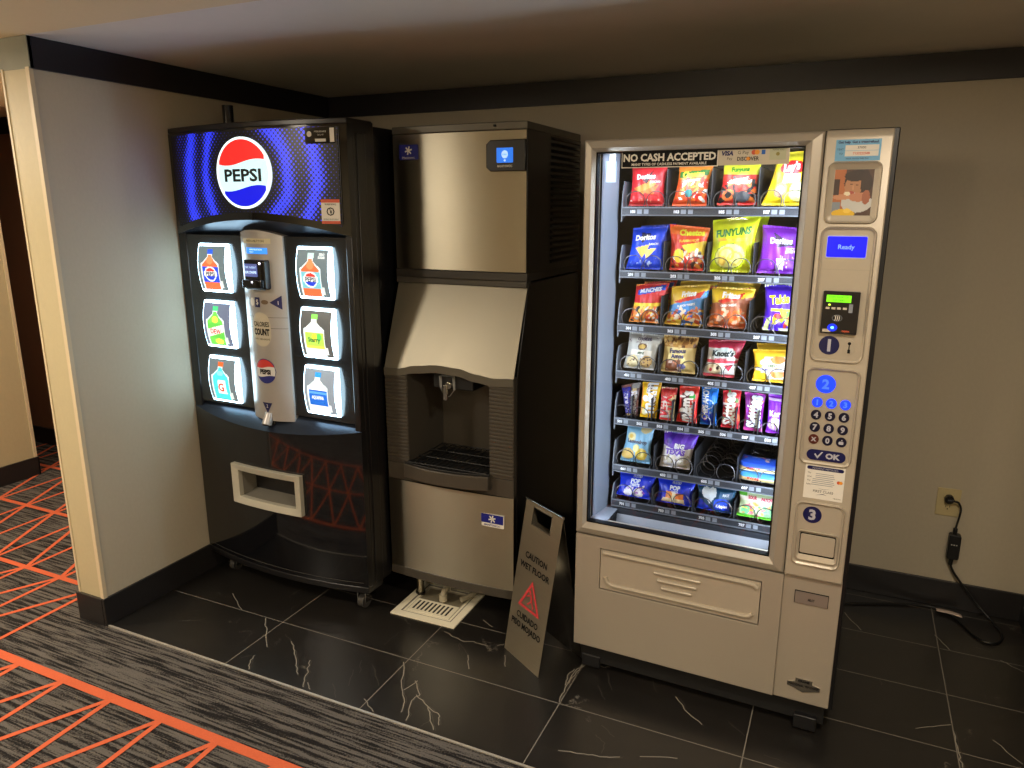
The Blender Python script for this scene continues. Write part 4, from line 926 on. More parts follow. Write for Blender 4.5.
for i, (zt, zb) in enumerate(zip(RT, RBm)):
    b = MB()
    b.box(0.082, 0.155, zb, 0.664, 0.160, zt, M_rail); b.box(0.082, 0.150, zt-0.004, 0.664, 0.160, zt, M_brk); b.box(0.082, 0.150, zb, 0.664, 0.158, zb+0.003, M_brk)
    tray = b.build('tray', S_, smooth=False)
    b = MB(); b.box(0.082, 0.160, zb+0.004, 0.664, 0.600, zb+0.008, M_tray); b.build('tray_floor', tray, smooth=False)
    hb = 0.082 if i < 6 else 0.05
    b = MB(); b.prismx([(0.158, zb-0.020), (0.172, zb-0.010), (0.20, zb), (0.60, zb), (0.60, zt+0.05), (0.22, zt+hb), (0.180, zt+hb), (0.166, zt+hb-0.03), (0.158, zt)], 0.078, 0.082, M_brk); b.build('side_bracket', tray, smooth=False)
    n8 = (i == 4)
    labs = c8 if n8 else POS4
    for k, (u, s) in enumerate(zip(labs, NUM[i])):
        zc_ = (zt+zb)/2-0.001
        b = MB()
        b.box(u-0.011, 0.1545, zc_-0.0062, u+0.011, 0.1552, zc_+0.0062, mat('tag_dark', (52, 54, 60), .5))
        b.text(s, u, zc_, 0.0095, 0.1538, M_tagw, bold=.04, maxw=.021)
        b.box(u+0.014, 0.1540, zc_-0.007, u+0.030, 0.1552, zc_+0.007, M_tagg)
        if not n8: b.box(u+0.037, 0.1540, zc_-0.007, u+0.052, 0.1552, zc_+0.007, M_tagg)
        b.build('price_tag', tray, recalc=False, smooth=False)
    dz = zt+(0.118 if i < 1 else 0.098 if i < 4 else 0.078 if i == 4 else 0.085 if i == 5 else 0.06)
    du = [0.1365+0.0712*k for k in range(7)] if n8 else [0.225, 0.367, 0.509]
    for u in du:
        b = MB(); b.box(u-0.0008, 0.170, zb+0.008, u+0.0008, 0.58, dz, M_tray); b.box(u-0.0012, 0.167, zb+0.008, u+0.0012, 0.170, dz, M_rail); b.build('divider', tray, smooth=False)
    cc = c8 if n8 else COLC
    for u in cc:
        for sgn in ((0,) if n8 else (-1, 1)):
            key = (n8, sgn); r = 0.0265 if n8 else 0.031
            uu = u+sgn*0.0335
            if i == 6: r2 = 0.028
            loc = (uu, 0.168, zt-0.012)
            if key in coils: copy_child(coils[key], tray, loc)
            else:
                o = coil_mesh(r, cw=(-1 if sgn < 0 else 1)).build('coil', tray, recalc=False); o.location = loc; coils[key] = o
# ---- delivery bin seen through the bottom of the glass
M_bin = mat('bin_grey', (122, 126, 136), .45)
b = MB()
b.box(0.044, 0.020, 0.585, 0.105, 0.158, 0.6035, M_bin); b.box(0.044, 0.150, 0.583, 0.690, 0.160, 0.606, M_rail); b.box(0.105, 0.020, 0.565, 0.690, 0.030, 0.5985, M_ink)
b.add([(0.105, 0.150, 0.586), (0.690, 0.150, 0.586), (0.690, 0.105, 0.452), (0.105, 0.105, 0.452)], [(0, 1, 2, 3)], mat('bin_back', (150, 154, 164), .45))
b.add([(0.105, 0.030, 0.60), (0.105, 0.150, 0.60), (0.105, 0.150, 0.45), (0.105, 0.030, 0.45)], [(0, 1, 2, 3)], M_ink)
b.add([(0.105, 0.030, 0.452), (0.690, 0.030, 0.452), (0.690, 0.105, 0.452), (0.105, 0.105, 0.452)], [(0, 1, 2, 3)], M_ink)
b.box(0.105, 0.055, 0.530, 0.690, 0.060, 0.5350, M_rail); b.build('delivery_bin', S_, smooth=False, recalc=False)
# ---- lower door with delivery flap opening
b = MB(); b.ring(rc(0.0045, 0.119, 0.6965, 0.551), rc(0.095, 0.356, 0.634, 0.512), 0.0, 0.06, M_champ); b.box(0.09, 0.03, 0.33, 0.64, 0.058, 0.53, M_ink)
lowd = b.build('lower_door', S_, smooth=False, bevel=0.0015)
b = MB(); b.box(0.0985, -0.002, 0.3625, 0.6315, 0.030, 0.5075, M_champ2)
def ridge(pts, r=0.0062, k=0.65):
    bb = MB(); bb.tube(pts, r, M_champ2, 10); return bb
yy = -0.004
b.tube([(0.108, yy, 0.499), (0.590, yy, 0.499), (0.612, yy, 0.496), (0.622, yy, 0.487)], 0.0075, M_champ2, 10)
b.tube([(0.118, yy, 0.430-0.02), (0.124, yy, 0.392), (0.140, yy, 0.3815), (0.590, yy, 0.3815), (0.606, yy, 0.386), (0.614, yy, 0.396)], 0.0070, M_champ2, 10)
for (z, u0, u1) in ((0.465, 0.289, 0.444), (0.4395, 0.300, 0.433), (0.4135, 0.315, 0.418)): b.tube([(u0, yy, z), (u0+.004, yy, z), (u1-.004, yy, z), (u1, yy, z)], [0.004, 0.0062, 0.0062, 0.004], M_champ2, 10)
b.build('delivery_flap', S_, recalc=False, bevel=0.0)
# ---- control column
b = MB(); b.prism(rrect(0.6965, 0.118, 0.8635, 0.556, 0.004, 3), 0.006, 0.035, M_champ); b.build('column_lower_panel', S_, bevel=0.002)
b = MB(); b.prismx([(0.006, 0.552), (-0.010, 0.560), (-0.010, 1.845), (-0.006, 1.858), (0.004, 1.868), (0.035, 1.868), (0.035, 0.552)], 0.6975, 0.8625, M_champ2); cu = b.build('column_upper_panel', S_, bevel=0.004, seg=3)
y0 = -0.010
def bezel(name, x0, z0, x1, z1, r, inn, dep=0.007, face=True, ri=0.006, bottomgap=0):
    b = MB(); O = rrect(x0, z0, x1, z1, r); O1 = rrect(x0+.003, z0+.003, x1-.003, z1-.003, r-.003); O2 = rrect(x0+.008, z0+.008, x1-.008, z1-.008, max(r-.008, .004))
    b.ring(O, O1, y0-0.0005, y0+.002, M_champ2, yi=y0-dep-.004); b.ring(O1, O2, y0-dep-.004, y0+.002, M_champ2, yi=y0-dep)
    if inn: I = rrect(inn[0], inn[1], inn[2], inn[3], ri); b.ring(O2, I, y0-dep, y0+.002, M_champ2, yi=y0-0.002)
    else: b.prism(O2, y0-dep+.003, y0+.001, M_champ2)
    return b.build(name, cu)
b1 = bezel('picture_bezel', 0.710, 1.622, 0.844, 1.785, 0.020, (0.728, 1.643, 0.826, 1.765), ri=.003)
b2 = bezel('payment_bezel', 0.708, 1.237, 0.849, 1.614, 0.024, None, dep=.0055)
b3 = bezel('keypad_bezel', 0.707, 0.929, 0.849, 1.220, 0.022, None, dep=.0055)
b4 = bezel('coin_return_bezel', 0.711, 0.604, 0.849, 0.810, 0.022, None, dep=.0055)
# poster of a person eating crisps
a = Art(48, 58, (74, 50, 40)); a.rect(0, 0, .3, 1, (176, 104, 60)); a.rect(.0, .45, .14, .8, (60, 40, 34)); a.ell(.62, .70, .36, .30, (42, 30, 28)); a.ell(.50, .62, .22, .24, (178, 128, 92)); a.ell(.52, .86, .26, .12, (48, 34, 30)); a.ell(.80, .72, .12, .28, (50, 34, 30))
a.ell(.44, .68, .03, .012, (50, 34, 30)); a.ell(.60, .66, .03, .012, (50, 34, 30)); a.ell(.50, .60, .03, .05, (196, 146, 108)); a.ell(.62, .28, .40, .22, (196, 196, 192)); a.ell(.66, .40, .26, .10, (188, 128, 98)); a.ell(.22, .40, .22, .06, (196, 140, 104)); a.ell(.46, .50, .08, .03, (170, 80, 70)); a.ell(.36, .48, .08, .045, (232, 220, 190))
a.rect(0, 0, .2, .3, (130, 140, 150)); a.ell(.30, .04, .30, .10, (226, 184, 44)); a.ell(.40, .10, .10, .05, (240, 204, 80)); a.ell(.85, .40, .10, .16, (160, 96, 70))
b = MB(); cl_ = a.cols(); b.grid(lambda s, t: (0.729+0.096*s, y0-0.0012, 1.644+0.120*t), a.n, a.m, M_col, col=cl_); pic = b.build('advert_picture', cu, recalc=False, smooth=False, color=True); lab(pic, 'small poster of a person eating crisps')
M_skyl = mat('sky_blue_label', (108, 168, 208), .5)
b = MB(); b.box(0.724, y0-0.001, 1.785+.001, 0.834, y0, 1.841, M_skyl); b.box(0.748, y0-.0014, 1.798, 0.829, y0-.0009, 1.8265, M_paper); b.text('Get help. Get a treat/refund.', 0.779, 1.8335, .0062, y0-.002, M_navy, bold=.03, maxw=.10)
b.text('57000', 0.788, 1.820, .006, y0-.002, M_ink); b.text('7133222508', 0.788, 1.805, .006, y0-.002, M_red, bold=.02); b.text('TEXT', 0.736, 1.816, .005, y0-.002, M_navy); b.text('TO', 0.738, 1.805, .005, y0-.002, M_navy); b.text('snack service help line', 0.779, 1.792, .0045, y0-.002, M_navy, maxw=.08)
b.box(0.748, y0-.0016, 1.8118, 0.829, y0-.0009, 1.8126, M_skyl); b.build('help_sticker', cu, recalc=False, smooth=False)
yb_ = y0-0.0025
# blue display
b = MB(); b.prism(rrect(0.724, 1.528, 0.829, 1.592, .006), yb_-0.002, yb_+.001, mat('pale_trim', (196, 196, 204), .35)); dsp = b.build('display_surround', b2, bevel=.001)
b = MB(); b.prism(rrect(0.727, 1.532, 0.826, 1.588, .004), yb_-0.003, yb_-.001, mat('blue_display', (14, 20, 230), .25, emit=(8, 14, 250), es=1.0)); b.text('Ready', 0.776, 1.558, .0125, yb_-.0036, mat('display_text', (120, 160, 255), .4, emit=(120, 165, 255), es=1.0), bold=.01); b.build('display', b2, recalc=False)
b = MB(); b.box(0.716, yb_-.0005, 1.497, 0.842, yb_+.001, 1.499, M_champ); b.build('bezel_seam', b2)
# card reader
b = MB(); b.prism(rrect(0.731, 1.322, 0.825, 1.440, .003), y0-0.022, y0-.002, mat('reader_black', (14, 14, 24), .15, coat=.5)); cr_ = b.build('card_reader', b2, bevel=.002)
yr = y0-0.0225
b = MB(); b.box(0.740, yr-.0006, 1.410, 0.803, yr, 1.4295, mat('green_lcd', (110, 215, 30), .3, emit=(118, 226, 28), es=1.0)); b.text('SWIPE, INSERT OR', 0.7715, 1.424, .0048, yr-.0012, mat('lcd_dark', (30, 90, 10), .4), maxw=.05); b.text('TAP CARD', 0.7715, 1.416, .0048, yr-.0012, mat('lcd_dark'), maxw=.035); b.build('screen', cr_, recalc=False, smooth=False)
b = MB()
for k, cx in enumerate((0.745, 0.760, 0.774, 0.789)): b.box(cx-.005, yr-.0006, 1.390, cx+.005, yr, 1.396, M_card)
b.box(0.799, yr-.0006, 1.382, 0.809, yr, 1.406, M_tagg); b.poly(ellipse(0.749, 1.4025, .0035, .0025, 12), yr-.0012, mat('green_led', (200, 255, 80), .3, emit=(205, 250, 80), es=1.6))
b.poly(ellipse(0.762, 1.339, .0045, .004, 14), yr-.0012, mat('blue_led', (120, 200, 255), .3, emit=(90, 180, 255), es=3.0)); b.ring(ellipse(0.762, 1.339, .013, .011, 18), ellipse(0.762, 1.339, .006, .005, 18), yr-.0008, yr, mat('blue_halo', (20, 50, 220), .3, emit=(12, 40, 220), es=.9))
b.text(')))', 0.772, 1.366, .011, yr-.0008, M_paper, bold=.02); b.ring(ellipse(0.772, 1.366, .013, .009, 20), ellipse(0.772, 1.366, .012, .008, 20), yr-.0006, yr, M_tagg)
b.box(0.737, yr-.0006, 1.326, 0.758, yr, 1.334, M_card); b.text('nayax', 0.797, 1.3295, .0062, yr-.0008, M_red, bold=.03); b.build('marks', cr_, recalc=False, smooth=False)
# numbered roundels
def roundel(parent, cx, cz, r, m, s, h, mt, yb=None, name='number_roundel'):
    yb = y0-0.0026 if yb is None else yb
    b = MB(); b.prism(ellipse(cx, cz, r, r, 32), yb-.0012, yb+.001, m); b.text(s, cx, cz, h, yb-.0018, mt, bold=.04); return b.build(name, parent, recalc=False)
M_dig = mat('pale_digit', (176, 176, 186), .4)
M_bg = mat('lit_blue', (24, 60, 250), .3, emit=(20, 60, 255), es=1.0); M_bgt = mat('lit_blue_text', (60, 100, 225), .4, emit=(64, 104, 225), es=1.0)
roundel(b2, 0.758, 1.285, 0.0268, M_navy, '1', 0.034, M_dig); lab(roundel(b3, 0.760, 1.172, 0.0265, M_bg, '2', 0.028, M_bgt), 'glowing blue roundel 2'); roundel(b4, 0.760, 0.769, 0.0262, M_navy, '3', 0.032, M_dig)
b = MB(); b.prism(rrect(0.796, 1.262, 0.824, 1.305, .013), y0-.0045, y0-.001, M_champ2); b.prism(ellipse(0.810, 1.294, .0045, .0045, 14), y0-.0052, y0-.004, M_ink); b.box(0.8085, y0-.0052, 1.270, 0.8115, y0-.004, 1.294, M_ink); b.box(0.8065, y0-.0056, 1.266, 0.8135, y0-.004, 1.277, M_ink); b.build('coin_slot', b2, bevel=.0006)
KEYS = [['1', '2', '3'], ['4', '5', '6'], ['7', '8', '9'], ['x', '0', '^']]
for r, z in enumerate((1.1165, 1.079, 1.0415, 1.005)):
    for c_, u in enumerate((0.7425, 0.780, 0.817)):
        k = KEYS[r][c_]; m = M_bg if r == 0 else (mat('key_brown', (78, 30, 22), .35) if k == 'x' else mat('key_navy', (14, 14, 44), .3))
        b = MB(); b.prism(ellipse(u, z, .0142, .0148, 24), y0-.0052, y0-.002, m)
        if k == 'x': b.text('X', u, z, .012, y0-.0058, M_dig, bold=.05, rot=0)
        elif k == '^': b.prism(rrect(u-.007, z-.007, u+.006, z+.002, .003, 3), y0-.0058, y0-.005, M_dig); b.poly(ellipse(u+.001, z+.006, .002, .002, 10), y0-.0058, M_dig)
        else: b.text(k, u, z, .0165, y0-.0058, M_bgt if r == 0 else M_dig, bold=.04)
        o = b.build('key', b3, recalc=False)
        if r == 0: lab(o, 'glowing blue key')
        if k == 'x': lab(o, 'brown cancel key')
b = MB(); b.prism(rrect(0.7275, 0.942, 0.833, 0.974, .0155), y0-.005, y0-.002, M_navy); b.poly([(0.748, 0.960), (0.7515, 0.963), (0.757, 0.9545), (0.768, 0.969), (0.772, 0.969), (0.758, 0.947)], y0-.0056, M_dig); b.text('OK', 0.799, 0.958, .0165, y0-.0056, M_dig, bold=.05, sx=1.1); lab(b.build('ok_key', b3, recalc=False), 'wide navy OK key')
# service sticker (text bars, card logos)
b = MB(); b.box(0.7285, y0-.001, 0.820, 0.837, y0, 0.9255, M_paper); b.prism(rrect(0.733, 0.911, 0.833, 0.9215, .005), y0-.0016, y0-.001, M_navy); b.text('PAYMENT METHODS', 0.783, 0.916, .0055, y0-.0022, M_dig, maxw=.085)
for k in range(7): b.box(0.754-(.001*k if k > 2 else -.004), y0-.0015, 0.899-k*.0058, 0.807+(k % 3)*.002, y0-.001, 0.9005-k*.0058, M_tagg)
for k, (t_) in enumerate(('Pay', 'VISA', 'Pay', 'NFC')): b.text(t_, 0.741, 0.900-k*.012, .0048, y0-.0016, M_plast, maxw=.014)
b.poly(ellipse(0.822, 0.8800, .005, .005, 14), y0-.0016, M_red); b.poly(ellipse(0.828, 0.8800, .005, .005, 14), y0-.0018, mat('amber_print')); b.text('FIRST CLASS', 0.783, 0.845, .0075, y0-.0016, M_ink, maxw=.064); b.text('VENDING', 0.822, 0.829, .0036, y0-.0016, M_plast)
b.poly([(0.762, 0.832), (0.783, 0.8385), (0.795, 0.834), (0.783, 0.8365)], y0-.0016, M_navy); b.poly([(0.768, 0.8555), (0.784, 0.851), (0.800, 0.857), (0.784, 0.8525)], y0-.0016, M_tagg); b.build('service_sticker', cu, recalc=False, smooth=False)
# coin return flap
b = MB(); b.ring(rrect(0.7245, 0.622, 0.839, 0.716, .012), rrect(0.732, 0.638, 0.832, 0.708, .004), y0-.0095, y0, M_champ2, yi=y0-.003)
b.prism(rrect(0.732, 0.6375, 0.832, 0.7085, .004), y0-.0030, y0-.0022, M_ink); b.prism(rrect(0.7345, 0.6445, 0.8305, 0.7050, .005), y0-.0075, y0-.002, M_champ2); lab(b.build('coin_return_flap', b4, bevel=.001), 'small square coin return flap')
# lock plate and badge on the lower panel
b = MB(); b.box(0.7325, 0.0035, 0.464, 0.8305, 0.0065, 0.5065, M_ink); b.box(0.7345, 0.0015, 0.4655, 0.8290, 0.0035, 0.5045, mat('lock_plate_grey', (150, 140, 132), .35, metal=.5)); b.text('ABLOY', 0.7815, 0.482, .0085, 0.001, M_ink, bold=.03, maxw=.02); b.build('lock_plate', S_, smooth=False)
b = MB(); yk = 0.0025
b.poly_ = None
b.prism([(0.7365, 0.186), (0.760, 0.1905), (0.760, 0.2035), (0.811, 0.2035), (0.811, 0.1905), (0.834, 0.186), (0.834, 0.172), (0.812, 0.166), (0.785, 0.157), (0.760, 0.166), (0.7365, 0.172)], yk, 0.007, M_chrome)
b.text('CRANE', 0.7855, 0.1955, .0075, yk-.0008, M_ink, bold=.04, maxw=.04); b.text('NATIONAL VENDORS', 0.7855, 0.180, .0075, yk-.0008, M_ink, bold=.03, maxw=.088); b.build('maker_badge', S_, bevel=.0006)

# ================================================================== SNACKS
Q = {
'r1a': [(0.091, 1.802), (0.212, 1.805), (0.091, 1.669), (0.211, 1.669)],
'r1b': [(0.250, 1.801), (0.359, 1.802), (0.237, 1.669), (0.347, 1.669)],
'r1c': [(0.391, 1.801), (0.503, 1.798), (0.381, 1.672), (0.502, 1.672)],
'r1d': [(0.552, 1.828), (0.645, 1.832), (0.516, 1.671), (0.645, 1.671)],
'r2a': [(0.103, 1.597), (0.222, 1.605), (0.089, 1.461), (0.216, 1.462)],
'r2b': [(0.227, 1.611), (0.360, 1.600), (0.240, 1.463), (0.349, 1.463)],
'r2c': [(0.367, 1.624), (0.514, 1.642), (0.366, 1.462), (0.499, 1.463)],
'r2d': [(0.522, 1.612), (0.650, 1.602), (0.518, 1.464), (0.645, 1.464)],
'r3a': [(0.122, 1.407), (0.236, 1.416), (0.108, 1.281), (0.213, 1.281)],
'r3b': [(0.246, 1.406), (0.373, 1.419), (0.232, 1.281), (0.360, 1.281)],
'r3c': [(0.378, 1.412), (0.517, 1.410), (0.375, 1.283), (0.494, 1.281)],
'r3d': [(0.543, 1.426), (0.656, 1.426), (0.548, 1.284), (0.656, 1.284)],
'r4a': [(0.104, 1.241), (0.228, 1.236), (0.093, 1.117), (0.203, 1.117)],
'r4b': [(0.227, 1.240), (0.345, 1.239), (0.226, 1.117), (0.344, 1.117)],
'r4c': [(0.379, 1.235), (0.499, 1.241), (0.370, 1.117), (0.472, 1.117)],
'r4d': [(0.524, 1.215), (0.645, 1.222), (0.532, 1.117), (0.650, 1.117)],
'r5a': [(0.084, 1.046), (0.121, 1.057), (0.112, 0.947), (0.134, 0.947)],
'r5a2': [(0.120, 1.058), (0.155, 1.064), (0.128, 0.947), (0.156, 0.947)],
'r5b': [(0.160, 1.067), (0.229, 1.071), (0.162, 0.947), (0.222, 0.947)],
'r5c': [(0.228, 1.057), (0.285, 1.059), (0.232, 0.947), (0.284, 0.947)],
'r5d': [(0.292, 1.067), (0.360, 1.071), (0.292, 0.947), (0.362, 0.947)],
'r5e': [(0.366, 1.070), (0.422, 1.072), (0.371, 0.947), (0.426, 0.947)],
'r5f': [(0.438, 1.067), (0.497, 1.075), (0.442, 0.947), (0.503, 0.947)],
'r5g': [(0.509, 1.070), (0.574, 1.068), (0.516, 0.947), (0.575, 0.947)],
'r5h': [(0.583, 1.071), (0.650, 1.070), (0.586, 0.947), (0.648, 0.947)],
'r6a': [(0.112, 0.907), (0.210, 0.907), (0.094, 0.774), (0.206, 0.774)],
'r6b': [(0.245, 0.897), (0.366, 0.900), (0.238, 0.774), (0.345, 0.774)],
'r7a': [(0.091, 0.720), (0.225, 0.724), (0.086, 0.641), (0.214, 0.641)],
'r7b': [(0.233, 0.719), (0.366, 0.722), (0.233, 0.641), (0.364, 0.641)],
'r7c': [(0.373, 0.718), (0.507, 0.724), (0.378, 0.641), (0.502, 0.641)],
'r7d': [(0.515, 0.722), (0.645, 0.722), (0.514, 0.641), (0.645, 0.641)],
}
rot_s = Matrix.Rotation(SR, 4, 'Z'); org = Vector((SX, SY, 0))
def snack(name, key, a, texts, label, cat, puff=0.022, v0=0.178, v1=0.205, back=0.0, group=None, dx=0, dz=0, wr=0.0, crimp=True):
    """a filled wrapper: front and back skins between four corners, crimped top and bottom; printed art a, lettering"""
    TL, TR_, BL, BR = Q[key]
    o0 = ((BL[0]+BR[0])/2+dx, v0+back, BL[1]+dz)
    L = rot_s @ Vector(o0)+org
    rr = random.Random(hash_(key)); ph = [rr.uniform(0, 6) for _ in range(4)]
    def P0(s, t, side):
        x = (BL[0]*(1-s)+BR[0]*s)*(1-t)+(TL[0]*(1-s)+TR_[0]*s)*t
        z = (BL[1]*(1-s)+BR[1]*s)*(1-t)+(TL[1]*(1-s)+TR_[1]*s)*t
        e = max(0.0, 1-(2*s-1)**2)**0.5; ce = 0.055
        tt = min(max((t-ce)/(1-2*ce), 0), 1); f = (max(0.0, 1-(2*tt-1)**4))**0.75
        x += -(2*s-1)*0.045*(BR[0]-BL[0])*math.sin(PI*tt)
        th = puff*e**0.9*f
        wv = 0.0012*math.sin(17*s+ph[0])*math.sin(13*t+ph[1])*f+0.0010*math.sin(31*s+7*t+ph[2])*f
        y = v0+(v1-v0)*t-side*(th*(1.0 if side > 0 else 0.8))+wv+(0.0012*math.sin(90*s) if (t < ce or t > 1-ce) else 0)
        y += puff*0.8
        return (x+dx-o0[0], y+back-o0[1], z+dz-o0[2])
    b = MB()
    b.grid(lambda s, t: P0(s, t, 1), a.n, a.m, M_wrap, col=a.cols())
    na, nb = 8, 8
    b.grid(lambda s, t: P0(s, t, -1), na, nb, M_wrap, col=tuple(rgb(*[int(v) for v in a.a[1, 1]])))
    def SF(x, z):
        p = P0(x, z, 1); return (p[0], p[1]-0.0014, p[2])
    for (s, cx, cy, h, c, rot, bold, sx) in texts:
        # lettering in the wrapper's own s-t frame; h in t units, keep the aspect of the face
        wf = (abs(TR_[0]-TL[0])+abs(BR[0]-BL[0]))/2; hf_ = abs(TL[1]-BL[1])
        bold = min(bold, .05); L_ = text_w(s, bold)*h*sx*hf_; room = 0.86*(hf_ if abs(math.sin(rot)) > .7 else wf)
        if L_ > room: sx *= room/L_
        v, f = text2d(s, bold, 0.3); ca, sa = math.cos(rot), math.sin(rot); out = []
        for x, y in v:
            x *= h*sx*hf_; y *= h*hf_
            X, Y = (x*ca-y*sa)/wf, (x*sa+y*ca)/hf_
            out.append(SF(min(max(cx+X, 0.01), 0.99), min(max(cy+Y, 0.01), 0.99)))
        b.add(out, f, M_wrap, rgb(*c))
    o = b.build(name, None, recalc=False, color=True)
    o.location = L; o.rotation_euler = (0, 0, SR)
    tag(o, label, cat, group); return o
def hash_(k): return sum((i+1)*ord(c) for i, c in enumerate(k))
G1, G2, G3, G4, G5, G6, G7 = ['snacks on the '+w_+' shelf' for w_ in ('top', 'second', 'third', 'fourth', 'candy', 'sixth', 'bottom')]
W_ = (244, 244, 240); K_ = (18, 16, 16); H90 = PI/2
def base(c, n=44, m=48): return Art(n, m, c)
# --- shelf 1
def tri_logo(a, c=K_): a.poly([(.36, .62), (.66, .86), (.60, .60), (.46, .50)], c); return a
a = base((214, 44, 52)); a.poly([(.10, .42), (.62, .60), (.80, .52), (.42, .28)], (232, 140, 62)); a.poly([(.36, .34), (.86, .50), (.72, .26)], (226, 110, 50)); a.rect(0, 0, 1, .06, (170, 30, 36)); a.blobs(.05, .08, .95, .16, 10, .03, [(240, 200, 190), (230, 120, 100)]); a.poly([(.38, .60), (.66, .84), (.52, .52)], (60, 16, 18))
snack('chip_bag', 'r1a', a, [('Doritos', .47, .70, .115, W_, .02, .05, 1.0), ('NACHO', .76, .57, .05, W_, 0, .02, 1)], 'red tortilla chip bag at the left end of the top shelf', 'chip bag', group=G1)
a = base((232, 84, 36)); a.rect(0, .62, 1, 1, (240, 130, 44)); a.blobs(.02, .08, .98, .62, 60, .10, [(226, 60, 34), (240, 150, 60), (214, 40, 30), (240, 236, 230), (238, 110, 40)], .4); a.ell(.45, .30, .12, .10, (40, 120, 120)); a.poly([(.06, .66), (.95, .72), (.95, .86), (.06, .80)], (60, 120, 50))
snack('chip_bag', 'r1b', a, [('Cheetos', .50, .75, .13, (240, 226, 60), .05, .05, .9), ('FLAMIN HOT', .5, .60, .05, W_, .1, .04, 1)], 'orange-red cheese puff bag, second from the left on the top shelf', 'chip bag', group=G1)
a = base((206, 42, 36)); a.rect(0, .72, 1, 1, (214, 216, 50)); a.blobs(.02, .05, .98, .62, 60, .10, [(30, 30, 34), (212, 60, 40), (60, 62, 64), (226, 120, 50), (20, 20, 24)], .5); a.poly([(.04, .56), (.96, .74), (.96, .64), (.04, .46)], (222, 36, 40)); a.ell(.25, .24, .17, .14, (232, 120, 60)); a.ell(.25, .24, .09, .07, (30, 30, 34)); a.ell(.64, .20, .20, .13, (70, 74, 80))
snack('chip_bag', 'r1c', a, [('Funyuns', .50, .83, .11, (50, 130, 40), .05, .05, .9), ('FLAMIN HOT', .5, .60, .06, W_, .18, .04, 1)], 'red and black onion ring snack bag with yellow top, third on the top shelf', 'chip bag', group=G1)
a = base((246, 214, 36)); a.rect(0, .86, 1, 1, (232, 214, 50)); a.ell(.56, .70, .38, .13, (216, 34, 38)); a.rect(.36, .42, .84, .58, (234, 240, 230)); a.ell(.36, .29, .17, .14, (146, 110, 90)); a.ell(.34, .27, .13, .10, (190, 150, 130)); a.ell(.80, .26, .22, .19, (238, 226, 140)); a.ell(.84, .28, .16, .13, (246, 240, 180)); a.ell(.14, .55, .10, .08, (230, 180, 70))
snack('chip_bag', 'r1d', a, [("Lay's", .55, .70, .15, W_, .12, .05, .85), ('CLASSIC', .56, .50, .05, (60, 80, 60), 0, .02, 1)], 'yellow potato chip bag at the right end of the top shelf', 'chip bag', group=G1, puff=.026)
# --- shelf 2
def blue_bag():
    a = base((20, 66, 210)); a.poly([(.18, .52), (.62, .60), (.44, .28)], (240, 190, 90)); a.poly([(.44, .48), (.84, .50), (.56, .26)], (240, 206, 110)); a.blobs(.1, .06, .9, .26, 22, .05, [(190, 210, 244), (90, 130, 230), (30, 60, 190)], .4); a.poly([(.30, .88), (.60, .84), (.36, .62)], (24, 20, 60)); return a
snack('chip_bag', 'r2a', blue_bag(), [('Doritos', .45, .76, .125, W_, .04, .05, 1.0), ('RANCH', .72, .60, .05, W_, 0, .02, 1)], 'bright blue tortilla chip bag, front one at the left end of the second shelf', 'chip bag', group=G2)
snack('chip_bag', 'r2a', blue_bag(), [('Doritos', .45, .76, .125, W_, .04, .05, 1.0)], 'blue tortilla chip bag standing behind the front blue one on the second shelf', 'chip bag', group=G2, back=.062, dx=.010, dz=.006, puff=.018)
a = base((214, 52, 36)); a.rect(0, .60, 1, 1, (224, 66, 36)); a.rect(0, .80, 1, 1, (232, 110, 44)); a.rect(0, .40, 1, .58, (206, 50, 40)); a.poly([(.35, .56), (1, .70), (1, .36), (.5, .42)], (234, 200, 60)); a.blobs(.05, .05, .95, .44, 50, .09, [(240, 236, 232), (210, 180, 160), (60, 40, 40), (236, 150, 60), (190, 60, 50)], .5); a.ell(.28, .33, .16, .15, (236, 190, 50))
snack('chip_bag', 'r2b', a, [('Cheetos', .60, .86, .13, (236, 232, 70), .08, .05, .85), ('FLAMIN HOT', .55, .68, .055, (246, 210, 80), .12, .04, 1)], 'orange and red cheese snack bag beside the blue bag on the second shelf', 'chip bag', group=G2)
def yel():
    a = base((214, 226, 24)); a.ell(.48, .30, .37, .24, (120, 140, 50)); a.ell(.48, .30, .35, .225, (230, 226, 130)); a.ering(.40, .34, .20, .14, .3, (206, 190, 70)); a.ering(.62, .26, .18, .13, .3, (214, 196, 80)); a.ell(.32, .22, .10, .09, (226, 190, 80)); a.poly([(.15, .58), (.85, .56), (.85, .62), (.15, .64)], (240, 190, 60)); return a
snack('chip_bag', 'r2c', yel(), [('FUNYUNS', .50, .74, .13, (34, 120, 40), .03, .06, .85)], 'lime-yellow onion ring snack bag, tallest on the second shelf, front one', 'chip bag', group=G2, puff=.026)
snack('chip_bag', 'r2c', yel(), [], 'lime-yellow snack bag half hidden behind the tallest lime-yellow one', 'chip bag', group=G2, back=.070, dx=.018, dz=-.004, puff=.018)
a = base((122, 40, 176)); a.poly([(.30, .86), (.86, .62), (.42, .56)], (40, 24, 60)); a.poly([(.34, .82), (.70, .68), (.44, .60)], (70, 50, 80)); a.poly([(.42, .34), (.66, .34), (.60, .08), (.50, .08)], (226, 206, 190)); a.rect(.12, .24, .88, .26, (240, 150, 210)); a.blobs(.3, .05, .9, .40, 16, .03, [(200, 120, 230), (240, 200, 240)], .3)
